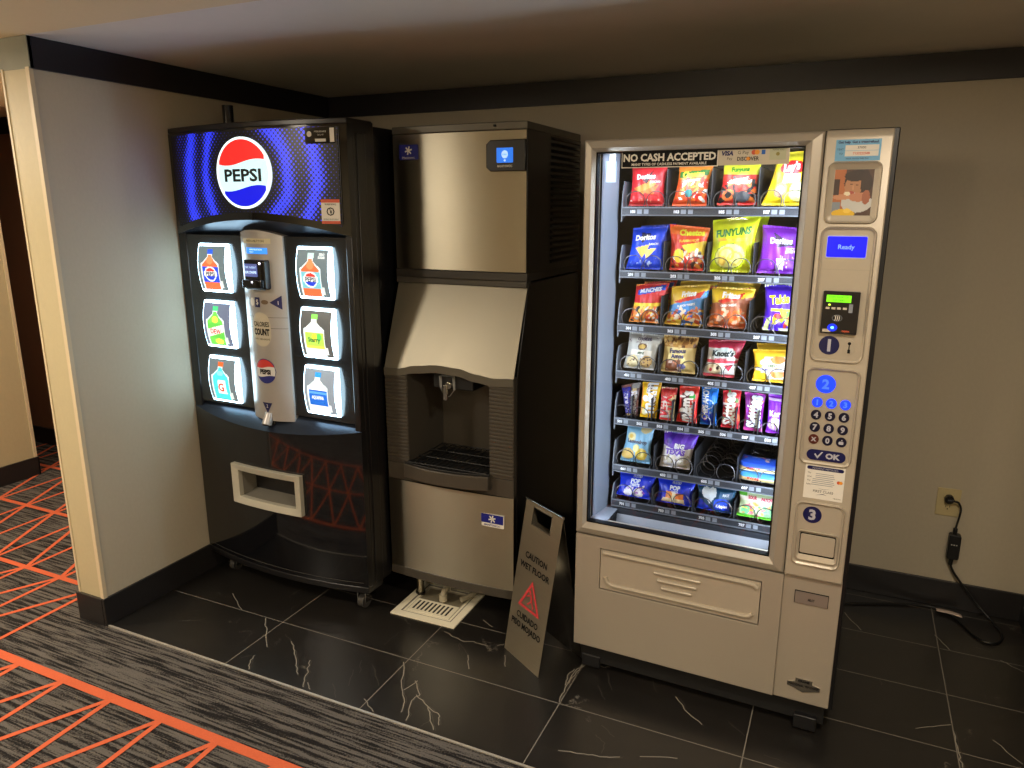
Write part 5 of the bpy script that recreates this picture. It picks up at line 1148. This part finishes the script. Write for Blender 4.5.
snack('chip_bag', 'r2d', a, [('Doritos', .50, .70, .12, W_, .02, .05, .9), ('SPICY', .76, .54, .05, W_, .06, .02, 1), ('SWEET', .76, .48, .05, W_, .06, .02, 1)], 'purple tortilla chip bag at the right end of the second shelf', 'chip bag', group=G2)
# --- shelf 3
def munch():
    a = base((206, 44, 50)); a.rect(0, .0, 1, .44, (234, 150, 60)); a.blobs(.02, .02, .98, .46, 44, .10, [(236, 120, 50), (240, 196, 80), (60, 50, 50), (230, 226, 220), (206, 70, 40)], .45); a.rect(0, .44, 1, .52, (240, 206, 60)); a.ering(.70, .18, .20, .17, .3, (176, 84, 44)); a.poly([(.12, .72), (.95, .84), (.93, .97), (.12, .86)], (30, 80, 200)); return a
snack('chip_bag', 'r3a', munch(), [('MUNCHIES', .52, .85, .095, (236, 240, 250), .08, .06, .88)], 'red snack mix bag with blue name band at the left end of the third shelf', 'chip bag', group=G3)
snack('chip_bag', 'r3a', munch(), [], 'red snack mix bag behind the front one on the third shelf', 'chip bag', group=G3, back=.064, dx=.012, dz=.004, puff=.016)
def frt(kind):
    if kind == 0:
        a = base((228, 186, 60)); a.poly([(0, .50), (1, .86), (1, .40), (0, .32)], (70, 140, 206)); a.blobs(.04, .04, .96, .40, 50, .09, [(226, 120, 60), (60, 110, 190), (190, 80, 50), (236, 216, 190)], .5); a.poly([(.10, .60), (.92, .86), (.86, .70), (.3, .58)], (206, 50, 40))
    else:
        a = base((170, 100, 72)); a.rect(0, .60, 1, 1, (232, 192, 50)); a.poly([(.05, .60), (1, .80), (1, .60), (.4, .55)], (170, 100, 76)); a.poly([(.16, .66), (.80, .90), (.74, .74), (.3, .62)], (204, 48, 38)); a.blobs(.04, .04, .96, .44, 50, .09, [(232, 120, 50), (216, 90, 40), (190, 90, 50), (226, 180, 150)], .6)
    return a
snack('chip_bag', 'r3b', frt(0), [('Fritos', .52, .80, .13, W_, .06, .05, .95), ('FLAVOR TWISTS', .50, .52, .055, W_, .12, .03, .9)], 'yellow and blue corn chip bag, front one, second bay of the third shelf', 'chip bag', group=G3)
snack('chip_bag', 'r3b', frt(0), [], 'yellow and blue corn chip bag behind its twin on the third shelf', 'chip bag', group=G3, back=.066, dx=.014, dz=.012, puff=.018)
snack('chip_bag', 'r3c', frt(1), [('Fritos', .50, .82, .14, W_, -.02, .05, .95), ('CHILI CHEESE', .48, .58, .055, W_, .12, .03, .9)], 'yellow-topped brown corn chip bag, front one, third bay of the third shelf', 'chip bag', group=G3)
snack('chip_bag', 'r3c', frt(1), [], 'yellow-topped corn chip bag behind its brown twin on the third shelf', 'chip bag', group=G3, back=.066, dx=.006, dz=.012, puff=.018)
a = base((82, 34, 206)); a.rect(0, .9, 1, 1, (60, 26, 180)); a.poly([(.0, .0), (.16, .0), (.24, .34), (.10, .26)], (220, 230, 160)); a.blobs(.30, .12, .98, .42, 26, .11, [(226, 190, 40), (200, 60, 60), (120, 180, 70), (236, 214, 60)], .5); a.rect(.2, .44, .85, .50, (226, 220, 70)); a.rect(.45, .01, .95, .06, W_)
snack('chip_bag', 'r3d', a, [('Takis', .44, .70, .19, (240, 236, 40), .14, .05, .80)], 'violet rolled tortilla chip bag with yellow lettering, right end of the third shelf', 'chip bag', group=G3)
# --- shelf 4
a = base((196, 196, 190)); a.rect(0, .86, 1, 1, (170, 166, 158)); a.blobs(.05, .62, .95, .96, 18, .05, [(120, 100, 110), (220, 220, 214)], .4); a.ell(.50, .66, .14, .10, (110, 84, 60)); a.ell(.50, .66, .09, .06, (206, 170, 80)); a.rect(.15, .42, .85, .56, (232, 226, 214)); a.ell(.28, .22, .20, .19, (228, 210, 160)); a.ell(.72, .24, .19, .18, (214, 180, 120)); a.blobs(.1, .08, .9, .36, 24, .02, [(120, 80, 60), (90, 60, 60)], 1)
snack('cookie_bag', 'r4a', a, [('COOKIES', .50, .86, .07, (70, 60, 90), .03, .04, .9), ('MINI', .50, .48, .07, (60, 90, 60), .03, .03, 1)], 'grey and white cookie bag at the left end of the fourth shelf', 'cookie bag', group=G4)
a = base((236, 216, 150)); a.rect(0, .70, 1, 1, (198, 150, 80)); a.blobs(.02, .70, .98, .98, 30, .06, [(150, 100, 50), (226, 190, 120), (110, 70, 40)], .8); a.rect(.14, .02, .60, .38, (146, 90, 62)); a.ell(.62, .20, .13, .08, (110, 110, 160)); a.blobs(.16, .06, .60, .36, 12, .06, [(200, 130, 100), (120, 70, 50), (226, 200, 190)], .6)
snack('cookie_bag', 'r4b', a, [('Famous', .48, .62, .12, (30, 40, 100), .06, .04, .95), ('Amos', .48, .48, .12, (30, 40, 100), .06, .04, .95)], 'cream cookie bag with a cookie-crumb top and dark blue lettering, fourth shelf', 'cookie bag', group=G4)
a = base((222, 222, 222)); a.rect(0, .80, 1, 1, (196, 48, 80)); a.poly([(.70, .90), (1, .90), (1, .50), (.80, .60)], (190, 46, 78)); a.ell(.50, .66, .36, .15, (198, 212, 214)); a.rect(0, .40, 1, .47, (214, 70, 90)); a.rect(0, 0, 1, .08, (200, 70, 84)); a.ell(.32, .24, .24, .16, (236, 216, 180)); a.ell(.44, .26, .05, .05, (60, 34, 34)); a.ell(.22, .20, .05, .05, (190, 50, 70)); a.poly([(.62, .34), (.90, .36), (.80, .18)], (214, 40, 70))
snack('cookie_bag', 'r4c', a, [("Knott's", .50, .66, .15, (20, 40, 50), .0, .05, 1.0), ('RASPBERRY', .50, .50, .06, (200, 50, 80), .0, .03, .9)], 'white shortbread bag with raspberry red top, third bay of the fourth shelf', 'cookie bag', group=G4)
def yc():
    a = base((238, 190, 44)); a.poly([(.16, .10), (.90, .10), (.92, .80), (.30, .80)], (238, 226, 200)); a.ell(.66, .70, .20, .12, (224, 130, 60)); a.ell(.34, .62, .16, .12, (240, 236, 226)); a.ell(.66, .30, .20, .16, (232, 140, 70)); a.ell(.24, .18, .16, .12, (226, 196, 40)); a.rect(.05, .36, .9, .44, (226, 220, 226)); a.rect(0, .90, 1, 1, (232, 176, 40)); return a
snack('cracker_pack', 'r4d', yc(), [('CHEESY', .5, .52, .08, (70, 100, 60), .03, .04, 1), ('CLUBS', .3, .40, .07, (70, 60, 140), 0, .04, 1)], 'yellow cracker pack in front of another at the right end of the fourth shelf', 'cracker pack', group=G4, puff=.012)
snack('cracker_pack', 'r4d', yc(), [], 'yellow cracker pack standing behind and above its twin on the fourth shelf', 'cracker pack', group=G4, puff=.012, back=.05, dx=.004, dz=.012)
# --- shelf 5: candy
def cb(c, n=22, m=48): return Art(n, m, c)
a = cb((70, 46, 50)); a.rect(.12, .12, .80, .92, (90, 70, 130)); a.rect(.22, .14, .70, .80, (222, 216, 222)); a.rect(.2, 0, .8, .12, (206, 176, 110)); a.rect(0, .92, 1, 1, (150, 100, 90))
snack('candy_bar', 'r5a', a, [('SNICKERS', .46, .50, .26, (50, 50, 150), H90, .06, .6)], 'brown chocolate bar with pale lettering, leftmost on the candy shelf', 'candy bar', puff=.012, group=G5)
a = cb((84, 60, 62)); a.rect(.1, .10, .6, .80, (120, 96, 130)); a.rect(.20, .55, .7, .85, (206, 180, 130)); a.rect(.5, .08, .9, .5, (150, 120, 140)); a.rect(.1, .86, .9, 1, (150, 148, 146))
snack('candy_bar', 'r5a2', a, [('SNICKERS', .40, .42, .2, (220, 216, 224), H90, .05, .6)], 'brown chocolate bar tilted beside the leftmost one, left of the yellow candy bag', 'candy bar', puff=.012, group=G5)
a = cb((246, 200, 22), 30, 48); a.rect(0, .88, 1, 1, (226, 170, 20)); a.ell(.55, .16, .30, .13, (250, 190, 30)); a.ell(.28, .18, .20, .10, (246, 236, 180)); a.rect(.0, .1, .10, .9, (236, 150, 60))
snack('candy_bag', 'r5b', a, [('m&m', .47, .58, .40, (250, 250, 250), H90, .09, .75), ('m', .48, .84, .20, (80, 60, 40), H90, .08, 1), ('PEANUT', .80, .5, .10, (90, 60, 30), H90, .03, .7)], 'yellow bag of peanut candies on the candy shelf', 'candy bag', puff=.015, group=G5)
a = cb((196, 52, 48), 24, 48); a.rect(.62, .05, 1, .80, (196, 176, 130)); a.rect(.0, .0, .62, .72, (226, 214, 206)); a.rect(.0, .0, 1, .05, (206, 190, 150)); a.rect(0, .86, 1, 1, (170, 40, 40)); a.blobs(.62, .1, .95, .7, 10, .10, [(150, 90, 60), (220, 196, 150)], .5)
snack('candy_bar', 'r5c', a, [('TWIX', .34, .37, .50, (216, 36, 44), H90, .09, .62)], 'red and gold caramel biscuit bar with red lettering on the candy shelf', 'candy bar', puff=.012, group=G5)
a = cb((218, 40, 34), 30, 48); a.rect(.18, .10, .60, .84, (90, 46, 44)); a.ell(.72, .74, .16, .10, (50, 170, 70)); a.ell(.74, .30, .15, .11, (236, 160, 50)); a.ell(.76, .14, .14, .08, (240, 120, 110)); a.rect(0, .92, 1, 1, (236, 70, 56))
snack('candy_bag', 'r5d', a, [("m&m's", .42, .46, .38, (244, 240, 236), H90, .09, .72)], 'red bag of candies with dark centre and green candy, on the candy shelf', 'candy bag', puff=.014, group=G5)
a = cb((24, 116, 222), 26, 48); a.ell(.52, .22, .44, .20, (14, 62, 214)); a.ell(.34, .18, .07, .04, (236, 90, 120)); a.ell(.66, .18, .06, .03, (120, 200, 255)); a.ell(.66, .36, .06, .03, (180, 220, 255)); a.ering(.55, .58, .28, .12, .14, (230, 240, 250)); a.rect(.0, .92, 1, 1, (40, 140, 236))
snack('candy_bag', 'r5e', a, [('CHIPS AHOY', .30, .60, .18, (240, 246, 250), H90, .04, .6)], 'bright blue candy pack between the red bags on the candy shelf', 'candy bag', puff=.020, group=G5)
a = cb((196, 30, 46), 26, 48); a.blobs(.02, .10, .98, .96, 26, .10, [(150, 20, 36), (226, 110, 70), (214, 46, 60), (90, 130, 60)], .6); a.rect(0, 0, 1, .08, (206, 40, 60))
snack('candy_bag', 'r5f', a, [('Skittles', .40, .52, .34, (246, 244, 240), H90, .09, .78)], 'red fruit candy pack with white lettering on the candy shelf', 'candy bag', puff=.013, group=G5)
a = cb((136, 40, 150), 28, 48); a.rect(.26, .08, .92, .92, (100, 40, 76)); a.blobs(.26, .10, .95, .92, 18, .09, [(196, 120, 60), (90, 50, 160), (160, 40, 90), (60, 60, 70)], .6); a.rect(0, 0, 1, .08, (206, 70, 170))
snack('candy_bag', 'r5g', a, [('Skittles', .52, .52, .36, (222, 236, 244), -H90+PI, .09, .76)], 'magenta and dark berry candy pack with pale lettering on the candy shelf', 'candy bag', puff=.013, group=G5)
a = cb((130, 40, 190), 28, 48); a.rect(0, .86, 1, .91, (214, 190, 226)); a.ell(.45, .26, .40, .17, (190, 160, 206)); a.blobs(.1, .16, .8, .38, 16, .08, [(226, 220, 160), (200, 150, 210), (236, 232, 236)], .6); a.rect(0, 0, 1, .06, (150, 50, 200))
snack('candy_bag', 'r5h', a, [("Kar's", .50, .54, .15, (244, 236, 250), .05, .05, 1)], 'purple nut mix pack at the right end of the candy shelf', 'candy bag', puff=.015, group=G5)
# --- shelf 6
a = base((134, 186, 218)); a.ell(.26, .70, .16, .12, (232, 220, 160)); a.ell(.24, .72, .08, .06, (226, 190, 90)); a.ell(.74, .92, .20, .10, (216, 200, 150)); a.ell(.22, .24, .24, .16, (232, 196, 110)); a.ell(.70, .26, .20, .17, (222, 190, 70)); a.ell(.50, .42, .12, .10, (236, 226, 150)); a.ell(.70, .26, .11, .09, (238, 214, 110))
snack('cookie_bag', 'r6a', a, [('Lemondrop', .50, .58, .10, (90, 90, 110), -.02, .04, .9)], 'pale blue cookie bag with lemon cookies at the left end of the sixth shelf', 'cookie bag', group=G6)
a = base((226, 222, 226)); a.rect(0, .66, 1, 1, (96, 50, 190)); a.poly([(.1, .66), (.25, 1), (.4, 1), (.25, .66)], (66, 34, 160)); a.poly([(.55, .66), (.60, 1), (.75, 1), (.70, .66)], (120, 76, 210)); a.poly([(0, .66), (.5, .54), (1, .62), (1, .70), (0, .70)], (110, 70, 190)); a.blobs(.05, .04, .95, .40, 46, .07, [(214, 206, 190), (240, 238, 230), (190, 180, 150), (226, 220, 200)], .6)
snack('pastry_bag', 'r6b', a, [('BIG', .56, .66, .13, (240, 240, 248), -.03, .08, 1.1), ('TEXAS', .46, .49, .14, (110, 70, 190), -.03, .08, 1.05)], 'white cinnamon roll bag with purple top on the sixth shelf', 'pastry bag', group=G6, puff=.024)
# flat pastries lying in a stack at the right of shelf 6
def pastry(z, dy, c1, lbl, tx):
    x0, x1, y0_, y1_ = 0.512, 0.650, 0.182, 0.262; h = 0.027
    o0 = ((x0+x1)/2, y0_, z); L = rot_s @ Vector(o0)+org
    a = Art(44, 20, (238, 214, 150)); a.rect(0, .55, 1, 1, c1); a.blobs(.05, .1, .5, .5, 10, .07, [(244, 240, 230), (240, 190, 120)], .6); a.rect(0, 0, 1, .12, (240, 236, 226)); a.rect(.6, .2, 1, .5, (236, 224, 150))
    def F0(s, t):
        x = x0+(x1-x0)*s; e = max(0, 1-(2*s-1)**6)
        return (x-o0[0], y0_-0.010*math.sin(PI*t)*e+0.004-o0[1]+(1-e)*.01, h*t)
    b = MB(); b.grid(F0, a.n, a.m, M_wrap, col=a.cols())
    tp = Art(40, 24, c1); tp.blobs(.1, .1, .9, .8, 12, .09, [(226, 90, 80), (240, 240, 246), (60, 120, 220), (236, 190, 160)], .5)
    b.grid(lambda s, t: (F0(s, 1)[0], F0(s, 1)[1]+(y1_-y0_)*t, h+0.008*math.sin(PI*t)*(1-(2*s-1)**6)), 40, 24, M_wrap, col=tp.cols())
    b.grid(lambda s, t: (F0(s, 0)[0], F0(s, 0)[1]+(y1_-y0_)*t, 0.0), 6, 3, M_wrap, col=rgb(230, 220, 190))
    for s in (0, 1): b.grid(lambda p, q, s=s: (F0(s, q)[0], F0(s, q)[1]+(y1_-y0_)*p, h*q), 3, 3, M_wrap, col=rgb(*c1))
    b.grid(lambda s, t: (F0(s, t)[0], F0(s, 0)[1]+(y1_-y0_), h*t), 3, 3, M_wrap, col=rgb(*c1))
    v, f = text2d(tx, .06); b.add([(lambda p: (p[0], p[1]-.0012, p[2]))(F0(min(max(.35+x*.075, .02), .98), .45+yq*.30)) for x, yq in v], f, M_wrap, rgb(206, 70, 50))
    o = b.build('wrapped_pastry', None, recalc=False, color=True); o.location = L; o.rotation_euler = (0, 0, SR); tag(o, lbl, 'pastry', 'pastries lying on the sixth shelf')
pastry(0.7735, 0, (70, 150, 220), 'blue and cream wrapped pastry lying flat, lower of two on the sixth shelf', 'SWISS')
pastry(0.8080, 0, (40, 80, 200), 'blue wrapped pastry lying on top of another at the right of the sixth shelf', 'ROLLS')
# --- shelf 7
def pt(k):
    a = Art(48, 34, (22, 52, 214)); a.blobs(.02, .1, .98, .9, 14, .03, [(120, 160, 244), (16, 36, 170)], .2)
    if k == 0: a.ell(.34, .26, .13, .22, (240, 236, 244)); a.ell(.64, .26, .15, .22, (244, 240, 246)); a.blobs(.25, .2, .8, .6, 16, .06, [(160, 90, 200), (236, 226, 244), (240, 240, 246)], .6)
    else: a.rect(.26, .28, .52, .58, (232, 140, 60)); a.rect(.52, .24, .78, .54, (232, 120, 50)); a.poly([(.14, .10), (.80, .04), (.78, .30), (.2, .30)], (238, 214, 170)); a.rect(.44, .24, .54, .56, (246, 232, 190))
    return a
snack('toaster_pastry_pack', 'r7a', pt(0), [('POP', .50, .76, .16, (228, 236, 252), 0, .07, 1.1), ('TARTS', .50, .60, .12, (228, 236, 252), 0, .07, 1), ('FROSTED', .52, .92, .07, (228, 236, 252), 0, .03, 1)], 'blue toaster pastry pack at the left end of the bottom shelf', 'pastry pack', group=G7, puff=.018)
snack('toaster_pastry_pack', 'r7b', pt(1), [('POP', .50, .74, .17, (228, 236, 252), 0, .07, 1.1), ('TARTS', .50, .58, .08, (228, 236, 252), 0, .05, 1), ('FROSTED', .52, .92, .07, (228, 236, 252), 0, .03, 1)], 'blue toaster pastry pack with orange-brown pastries, second on the bottom shelf', 'pastry pack', group=G7, puff=.018)
a = Art(48, 34, (20, 70, 104)); a.poly([(.02, .55), (.45, .10), (.45, 0), (.02, .02)], (20, 60, 210)); a.ell(.24, .76, .12, .20, (232, 240, 246)); a.ell(.40, .76, .13, .20, (232, 240, 246)); a.poly([(.13, .70), (.52, .70), (.36, .34)], (226, 236, 246)); a.rect(.48, .08, .92, .50, (26, 70, 226)); a.ell(.70, .46, .22, .14, (30, 84, 230)); a.rect(.6, .60, .95, .84, (70, 110, 150))
snack('toaster_pastry_pack', 'r7c', a, [('Krispies', .70, .28, .13, (240, 246, 252), 0, .06, .9), ('RICE', .78, .74, .10, (226, 236, 246), 0, .04, 1)], 'dark blue snack pack with a white heart, third on the bottom shelf', 'pastry pack', group=G7, puff=.018)
a = Art(48, 34, (196, 216, 170)); a.rect(0, .84, .2, 1, (90, 190, 50)); a.rect(.0, .70, 1, .86, (226, 220, 206)); a.rect(0, 0, 1, .16, (110, 206, 60)); a.poly([(.10, .5), (.30, .62), (.44, .2), (.26, .16)], (230, 130, 140)); a.ell(.20, .34, .12, .20, (120, 206, 150)); a.ell(.80, .34, .15, .22, (150, 206, 150)); a.blobs(.1, .1, .95, .66, 24, .06, [(240, 206, 80), (226, 120, 130), (110, 196, 140), (240, 170, 90)], .6); a.rect(.88, 0, 1, 1, (40, 130, 90))
snack('gummy_candy_bag', 'r7d', a, [('SOUR', .36, .84, .11, (206, 60, 90), 0, .05, .9), ('PATCH', .72, .82, .11, (206, 50, 90), 0, .05, .9)], 'green and pink gummy candy bag at the right end of the bottom shelf', 'candy bag', group=G7, puff=.018)

# ================================================================== WET FLOOR SIGN
A0 = Vector((1.530, -1.071, 0)); A1 = Vector((1.722, -1.191, 0)); A2 = Vector((1.812, -1.012, 0))
ex = (A1-A0).normalized(); ey = Vector((-ex.y, ex.x, 0)); SWd = 0.226; SH = 0.600; SD = 0.205
ws = thing('wet_floor_sign', 'folding stainless steel wet floor sign with red warning triangle beside the snack machine', 'floor sign', A0, math.atan2(ex.y, ex.x))
M_brush = mat('sign_steel', (172, 163, 145), 0.36, metal=0.92, bump=0.08, bscale=18, bstretch=(1, 1, 30), var=.10)
M_brushd = mat('sign_steel_back', (150, 146, 140), 0.20, metal=1.0, bump=0.03, bscale=18, bstretch=(1, 1, 30), var=.08)
M_sred = mat('sign_red', (196, 58, 62), .4); M_sred2 = M_sred
# panel in local u,h ; leaning back to the ridge
LEN = math.hypot(SH, SD/2)
def pan(mb, pts, off, m, back=False, thick=0.0016):
    n = len(pts); out = []
    for d in (0, thick):
        for u, h in pts:
            k = h/LEN; y = SD/2*k if not back else SD-SD/2*k
            nn = Vector((0, -SH, SD/2)).normalized() if not back else Vector((0, SH, SD/2)).normalized()
            q = Vector((u, y, SH*k))+nn*(off-d); out.append(tuple(q))
    mb.add(out, [tuple(range(n)), tuple(range(2*n-1, n-1, -1))]+[(i, n+i, n+(i+1) % n, (i+1) % n) for i in range(n)], m)
def frame_pan(mb, W0, H0, hx0, hz0, hx1, hz1, m, back):
    pan(mb, [(0, 0), (W0, 0), (W0, hz0), (0, hz0)], 0, m, back); pan(mb, [(0, hz0), (hx0, hz0), (hx0, hz1), (0, hz1)], 0, m, back)
    pan(mb, [(hx1, hz0), (W0, hz0), (W0, hz1), (hx1, hz1)], 0, m, back); pan(mb, [(0, hz1), (W0, hz1), (W0, H0), (0, H0)], 0, m, back)
b = MB(); frame_pan(b, SWd, LEN, 0.052, LEN-0.086, 0.168, LEN-0.018, M_brush, False); fp = b.build('front_panel', ws, smooth=False)
b = MB()
for (p, q) in ((((0.050), LEN-0.088), (0.170, LEN-0.084)), ((0.050, LEN-0.088), (0.054, LEN-0.016)), ((0.166, LEN-0.088), (0.170, LEN-0.016)), ((0.050, LEN-0.020), (0.170, LEN-0.016))):
    pan(b, [(p[0], p[1]), (q[0], p[1]), (q[0], q[1]), (p[0], q[1])], 0.0012, M_chrome)
b.build('handle_rim', fp, smooth=False)
def pt3(u, h, off=0.0012):
    k = h/LEN; nn = Vector((0, -SH, SD/2)).normalized(); return tuple(Vector((u, SD/2*k, SH*k))+nn*off)
b = MB(); SFp = lambda x, z: pt3(x, z)
for t_, h_, cz in (('CAUTION', .024, .405), ('WET FLOOR', .024, .362), ('CUIDADO', .024, .170), ('PISO MOJADO', .024, .130)): b = MB(); b.text(t_, SWd/2, cz, h_, 0, M_ink, bold=.025, surf=SFp, maxw=(.185 if 'MOJ' in t_ or 'FLOOR' in t_ else .135)); b.build('lettering', fp, recalc=False, smooth=False)
b = MB()
T = [(SWd/2-.068, .205), (SWd/2+.068, .205), (SWd/2, .322)]; T2 = [(SWd/2-.050, .215), (SWd/2+.050, .215), (SWd/2, .301)]
b.add([pt3(*p) for p in T+T2], [(0, 1, 4, 3), (1, 2, 5, 4), (2, 0, 3, 5)], M_sred)
b.poly(ellipse(SWd/2-.006, .278, .007, .007, 14), 0, M_sred, surf=SFp)
for seg in ([(.108, .270), (.118, .272), (.128, .244), (.120, .240)], [(.120, .246), (.128, .244), (.142, .222), (.134, .220)], [(.116, .244), (.122, .242), (.104, .224), (.098, .228)], [(.112, .268), (.118, .266), (.094, .252), (.092, .258)], [(.116, .266), (.122, .264), (.140, .262), (.140, .256)]): b.poly(seg, 0, M_sred, surf=SFp)
b.build('warning_triangle', fp, recalc=False, smooth=False)
b = MB(); frame_pan(b, SWd, LEN, 0.052, LEN-0.086, 0.168, LEN-0.018, M_brushd, True); b.build('back_panel', ws, smooth=False)
b = MB(); b.cyl((-0.002, SD/2, SH-0.001), (SWd+0.002, SD/2, SH-0.001), 0.0042, M_chrome, 12); b.build('hinge_rod', ws)

# ================================================================== OUTLET, CORD, TAG
M_almond = mat('almond_plastic', (196, 180, 134), .4)
ot = thing('wall_outlet', 'almond double wall outlet on the wallpaper right of the snack machine', 'wall outlet', (3.073, 0.0, 0.471))
b = MB(); b.prism(rrect(-0.043, -0.060, 0.043, 0.060, .004), -0.006, -0.0002, M_almond); b.build('cover_plate', ot, bevel=.0015)
for k, z in enumerate((0.021, -0.021)):
    b = MB(); b.prism(rrect(-0.017, z-.0145, 0.017, z+.0145, .010), -0.0085, -0.005, M_almond); b.box(-0.008, -0.0092, z+.000, -0.006, -0.0084, z+.008, M_ink); b.box(0.006, -0.0092, z+.000, 0.008, -0.0084, z+.008, M_ink); b.prism(ellipse(0, z-.007, .0026, .0026, 10), -0.0092, -0.0084, M_ink); b.build('socket', ot)
cdn = thing('power_cord', 'black power cord with inline breaker box looping from the outlet over the tiles', 'power cord', (3.073, -0.0095, 0.492))
O = Vector((3.073, -0.0095, 0.492))
def rel(p): return tuple(Vector(p)-O)
M_cord = mat('black_rubber_cord', (14, 14, 15), .4)
b = MB(); b.cyl((0, -0.004, 0), (0, -0.028, 0), 0.017, M_cord, 20); b.tube([(0, -0.028, 0), (0, -0.034, 0), (0.012, -0.038, 0.001)], [.013, .010, .007], M_cord, 14); b.build('plug', cdn)
def smooth_path(P, n=8):
    out = []; P = [Vector(p) for p in P]
    for i in range(len(P)-1):
        p0, p1, p2, p3 = P[max(i-1, 0)], P[i], P[i+1], P[min(i+2, len(P)-1)]
        for k in range(n):
            t = k/n; out.append(tuple(0.5*((2*p1)+(-p0+p2)*t+(2*p0-5*p1+4*p2-p3)*t*t+(-p0+3*p1-3*p2+p3)*t**3)))
    return out+[tuple(P[-1])]
b = MB(); b.tube(smooth_path([rel((3.085, -0.046, 0.493)), rel((3.104, -0.042, 0.488)), rel((3.117, -0.036, 0.462)), rel((3.117, -0.032, 0.43)), rel((3.112, -0.030, 0.385)), rel((3.110, -0.030, 0.362))]), .0042, M_cord, 8)
b.tube(smooth_path([rel((3.110, -0.030, 0.215)), rel((3.116, -0.031, 0.195)), rel((3.134, -0.034, 0.165)), rel((3.175, -0.040, 0.115)), rel((3.231, -0.050, 0.050)), rel((3.281, -0.085, 0.010)), rel((3.302, -0.165, 0.006)), rel((3.278, -0.238, 0.006)), rel((3.233, -0.252, 0.006)), rel((3.194, -0.209, 0.006)), rel((3.164, -0.140, 0.006)), rel((3.120, -0.075, 0.006)), rel((3.059, -0.042, 0.006)), rel((2.943, -0.072, 0.006)), rel((2.728, -0.163, 0.006)), rel((2.60, -0.19, 0.008))]), .0046, M_cord, 8); b.build('cable', cdn)
b = MB(); b.prism(rrect(3.090-O.x, 0.238-O.z, 3.134-O.x, 0.346-O.z, .008), -0.040, -0.004, M_cord)
b.cyl(rel((3.110, -0.030, 0.343)), rel((3.110, -0.030, 0.372)), .0085, M_cord, 14); b.cyl(rel((3.111, -0.030, 0.242)), rel((3.110, -0.030, 0.206)), .0085, M_cord, 14)
br = b.build('breaker_box', cdn, bevel=.003)
b = MB(); [b.box(3.100+k*.009-O.x, -0.0412, 0.302-O.z, 3.104+k*.009-O.x, -0.0400, 0.306-O.z, M_paper) for k in range(3)]; b.build('indicator_marks', br)
b = MB(); v = [(0, 0), (.098, -.020), (.092, -.052), (-.006, -.030)]
b.grid(lambda s, t: (.092*s+.002*t, -.014*s-.030*t, 0.0105+0.003*math.sin(PI*s)), 8, 3, mat('pinkish_paper', (206, 186, 172), .7)); pt_ = b.build('paper_tag', recalc=False)
pt_.location = (3.078, -0.052, 0.0); b_ = pt_.modifiers.new('thickness', 'SOLIDIFY'); b_.thickness = 0.0008; b_.offset = 1
tag(pt_, 'small pinkish-white paper tag lying on the black tile by the baseboard', 'paper tag')
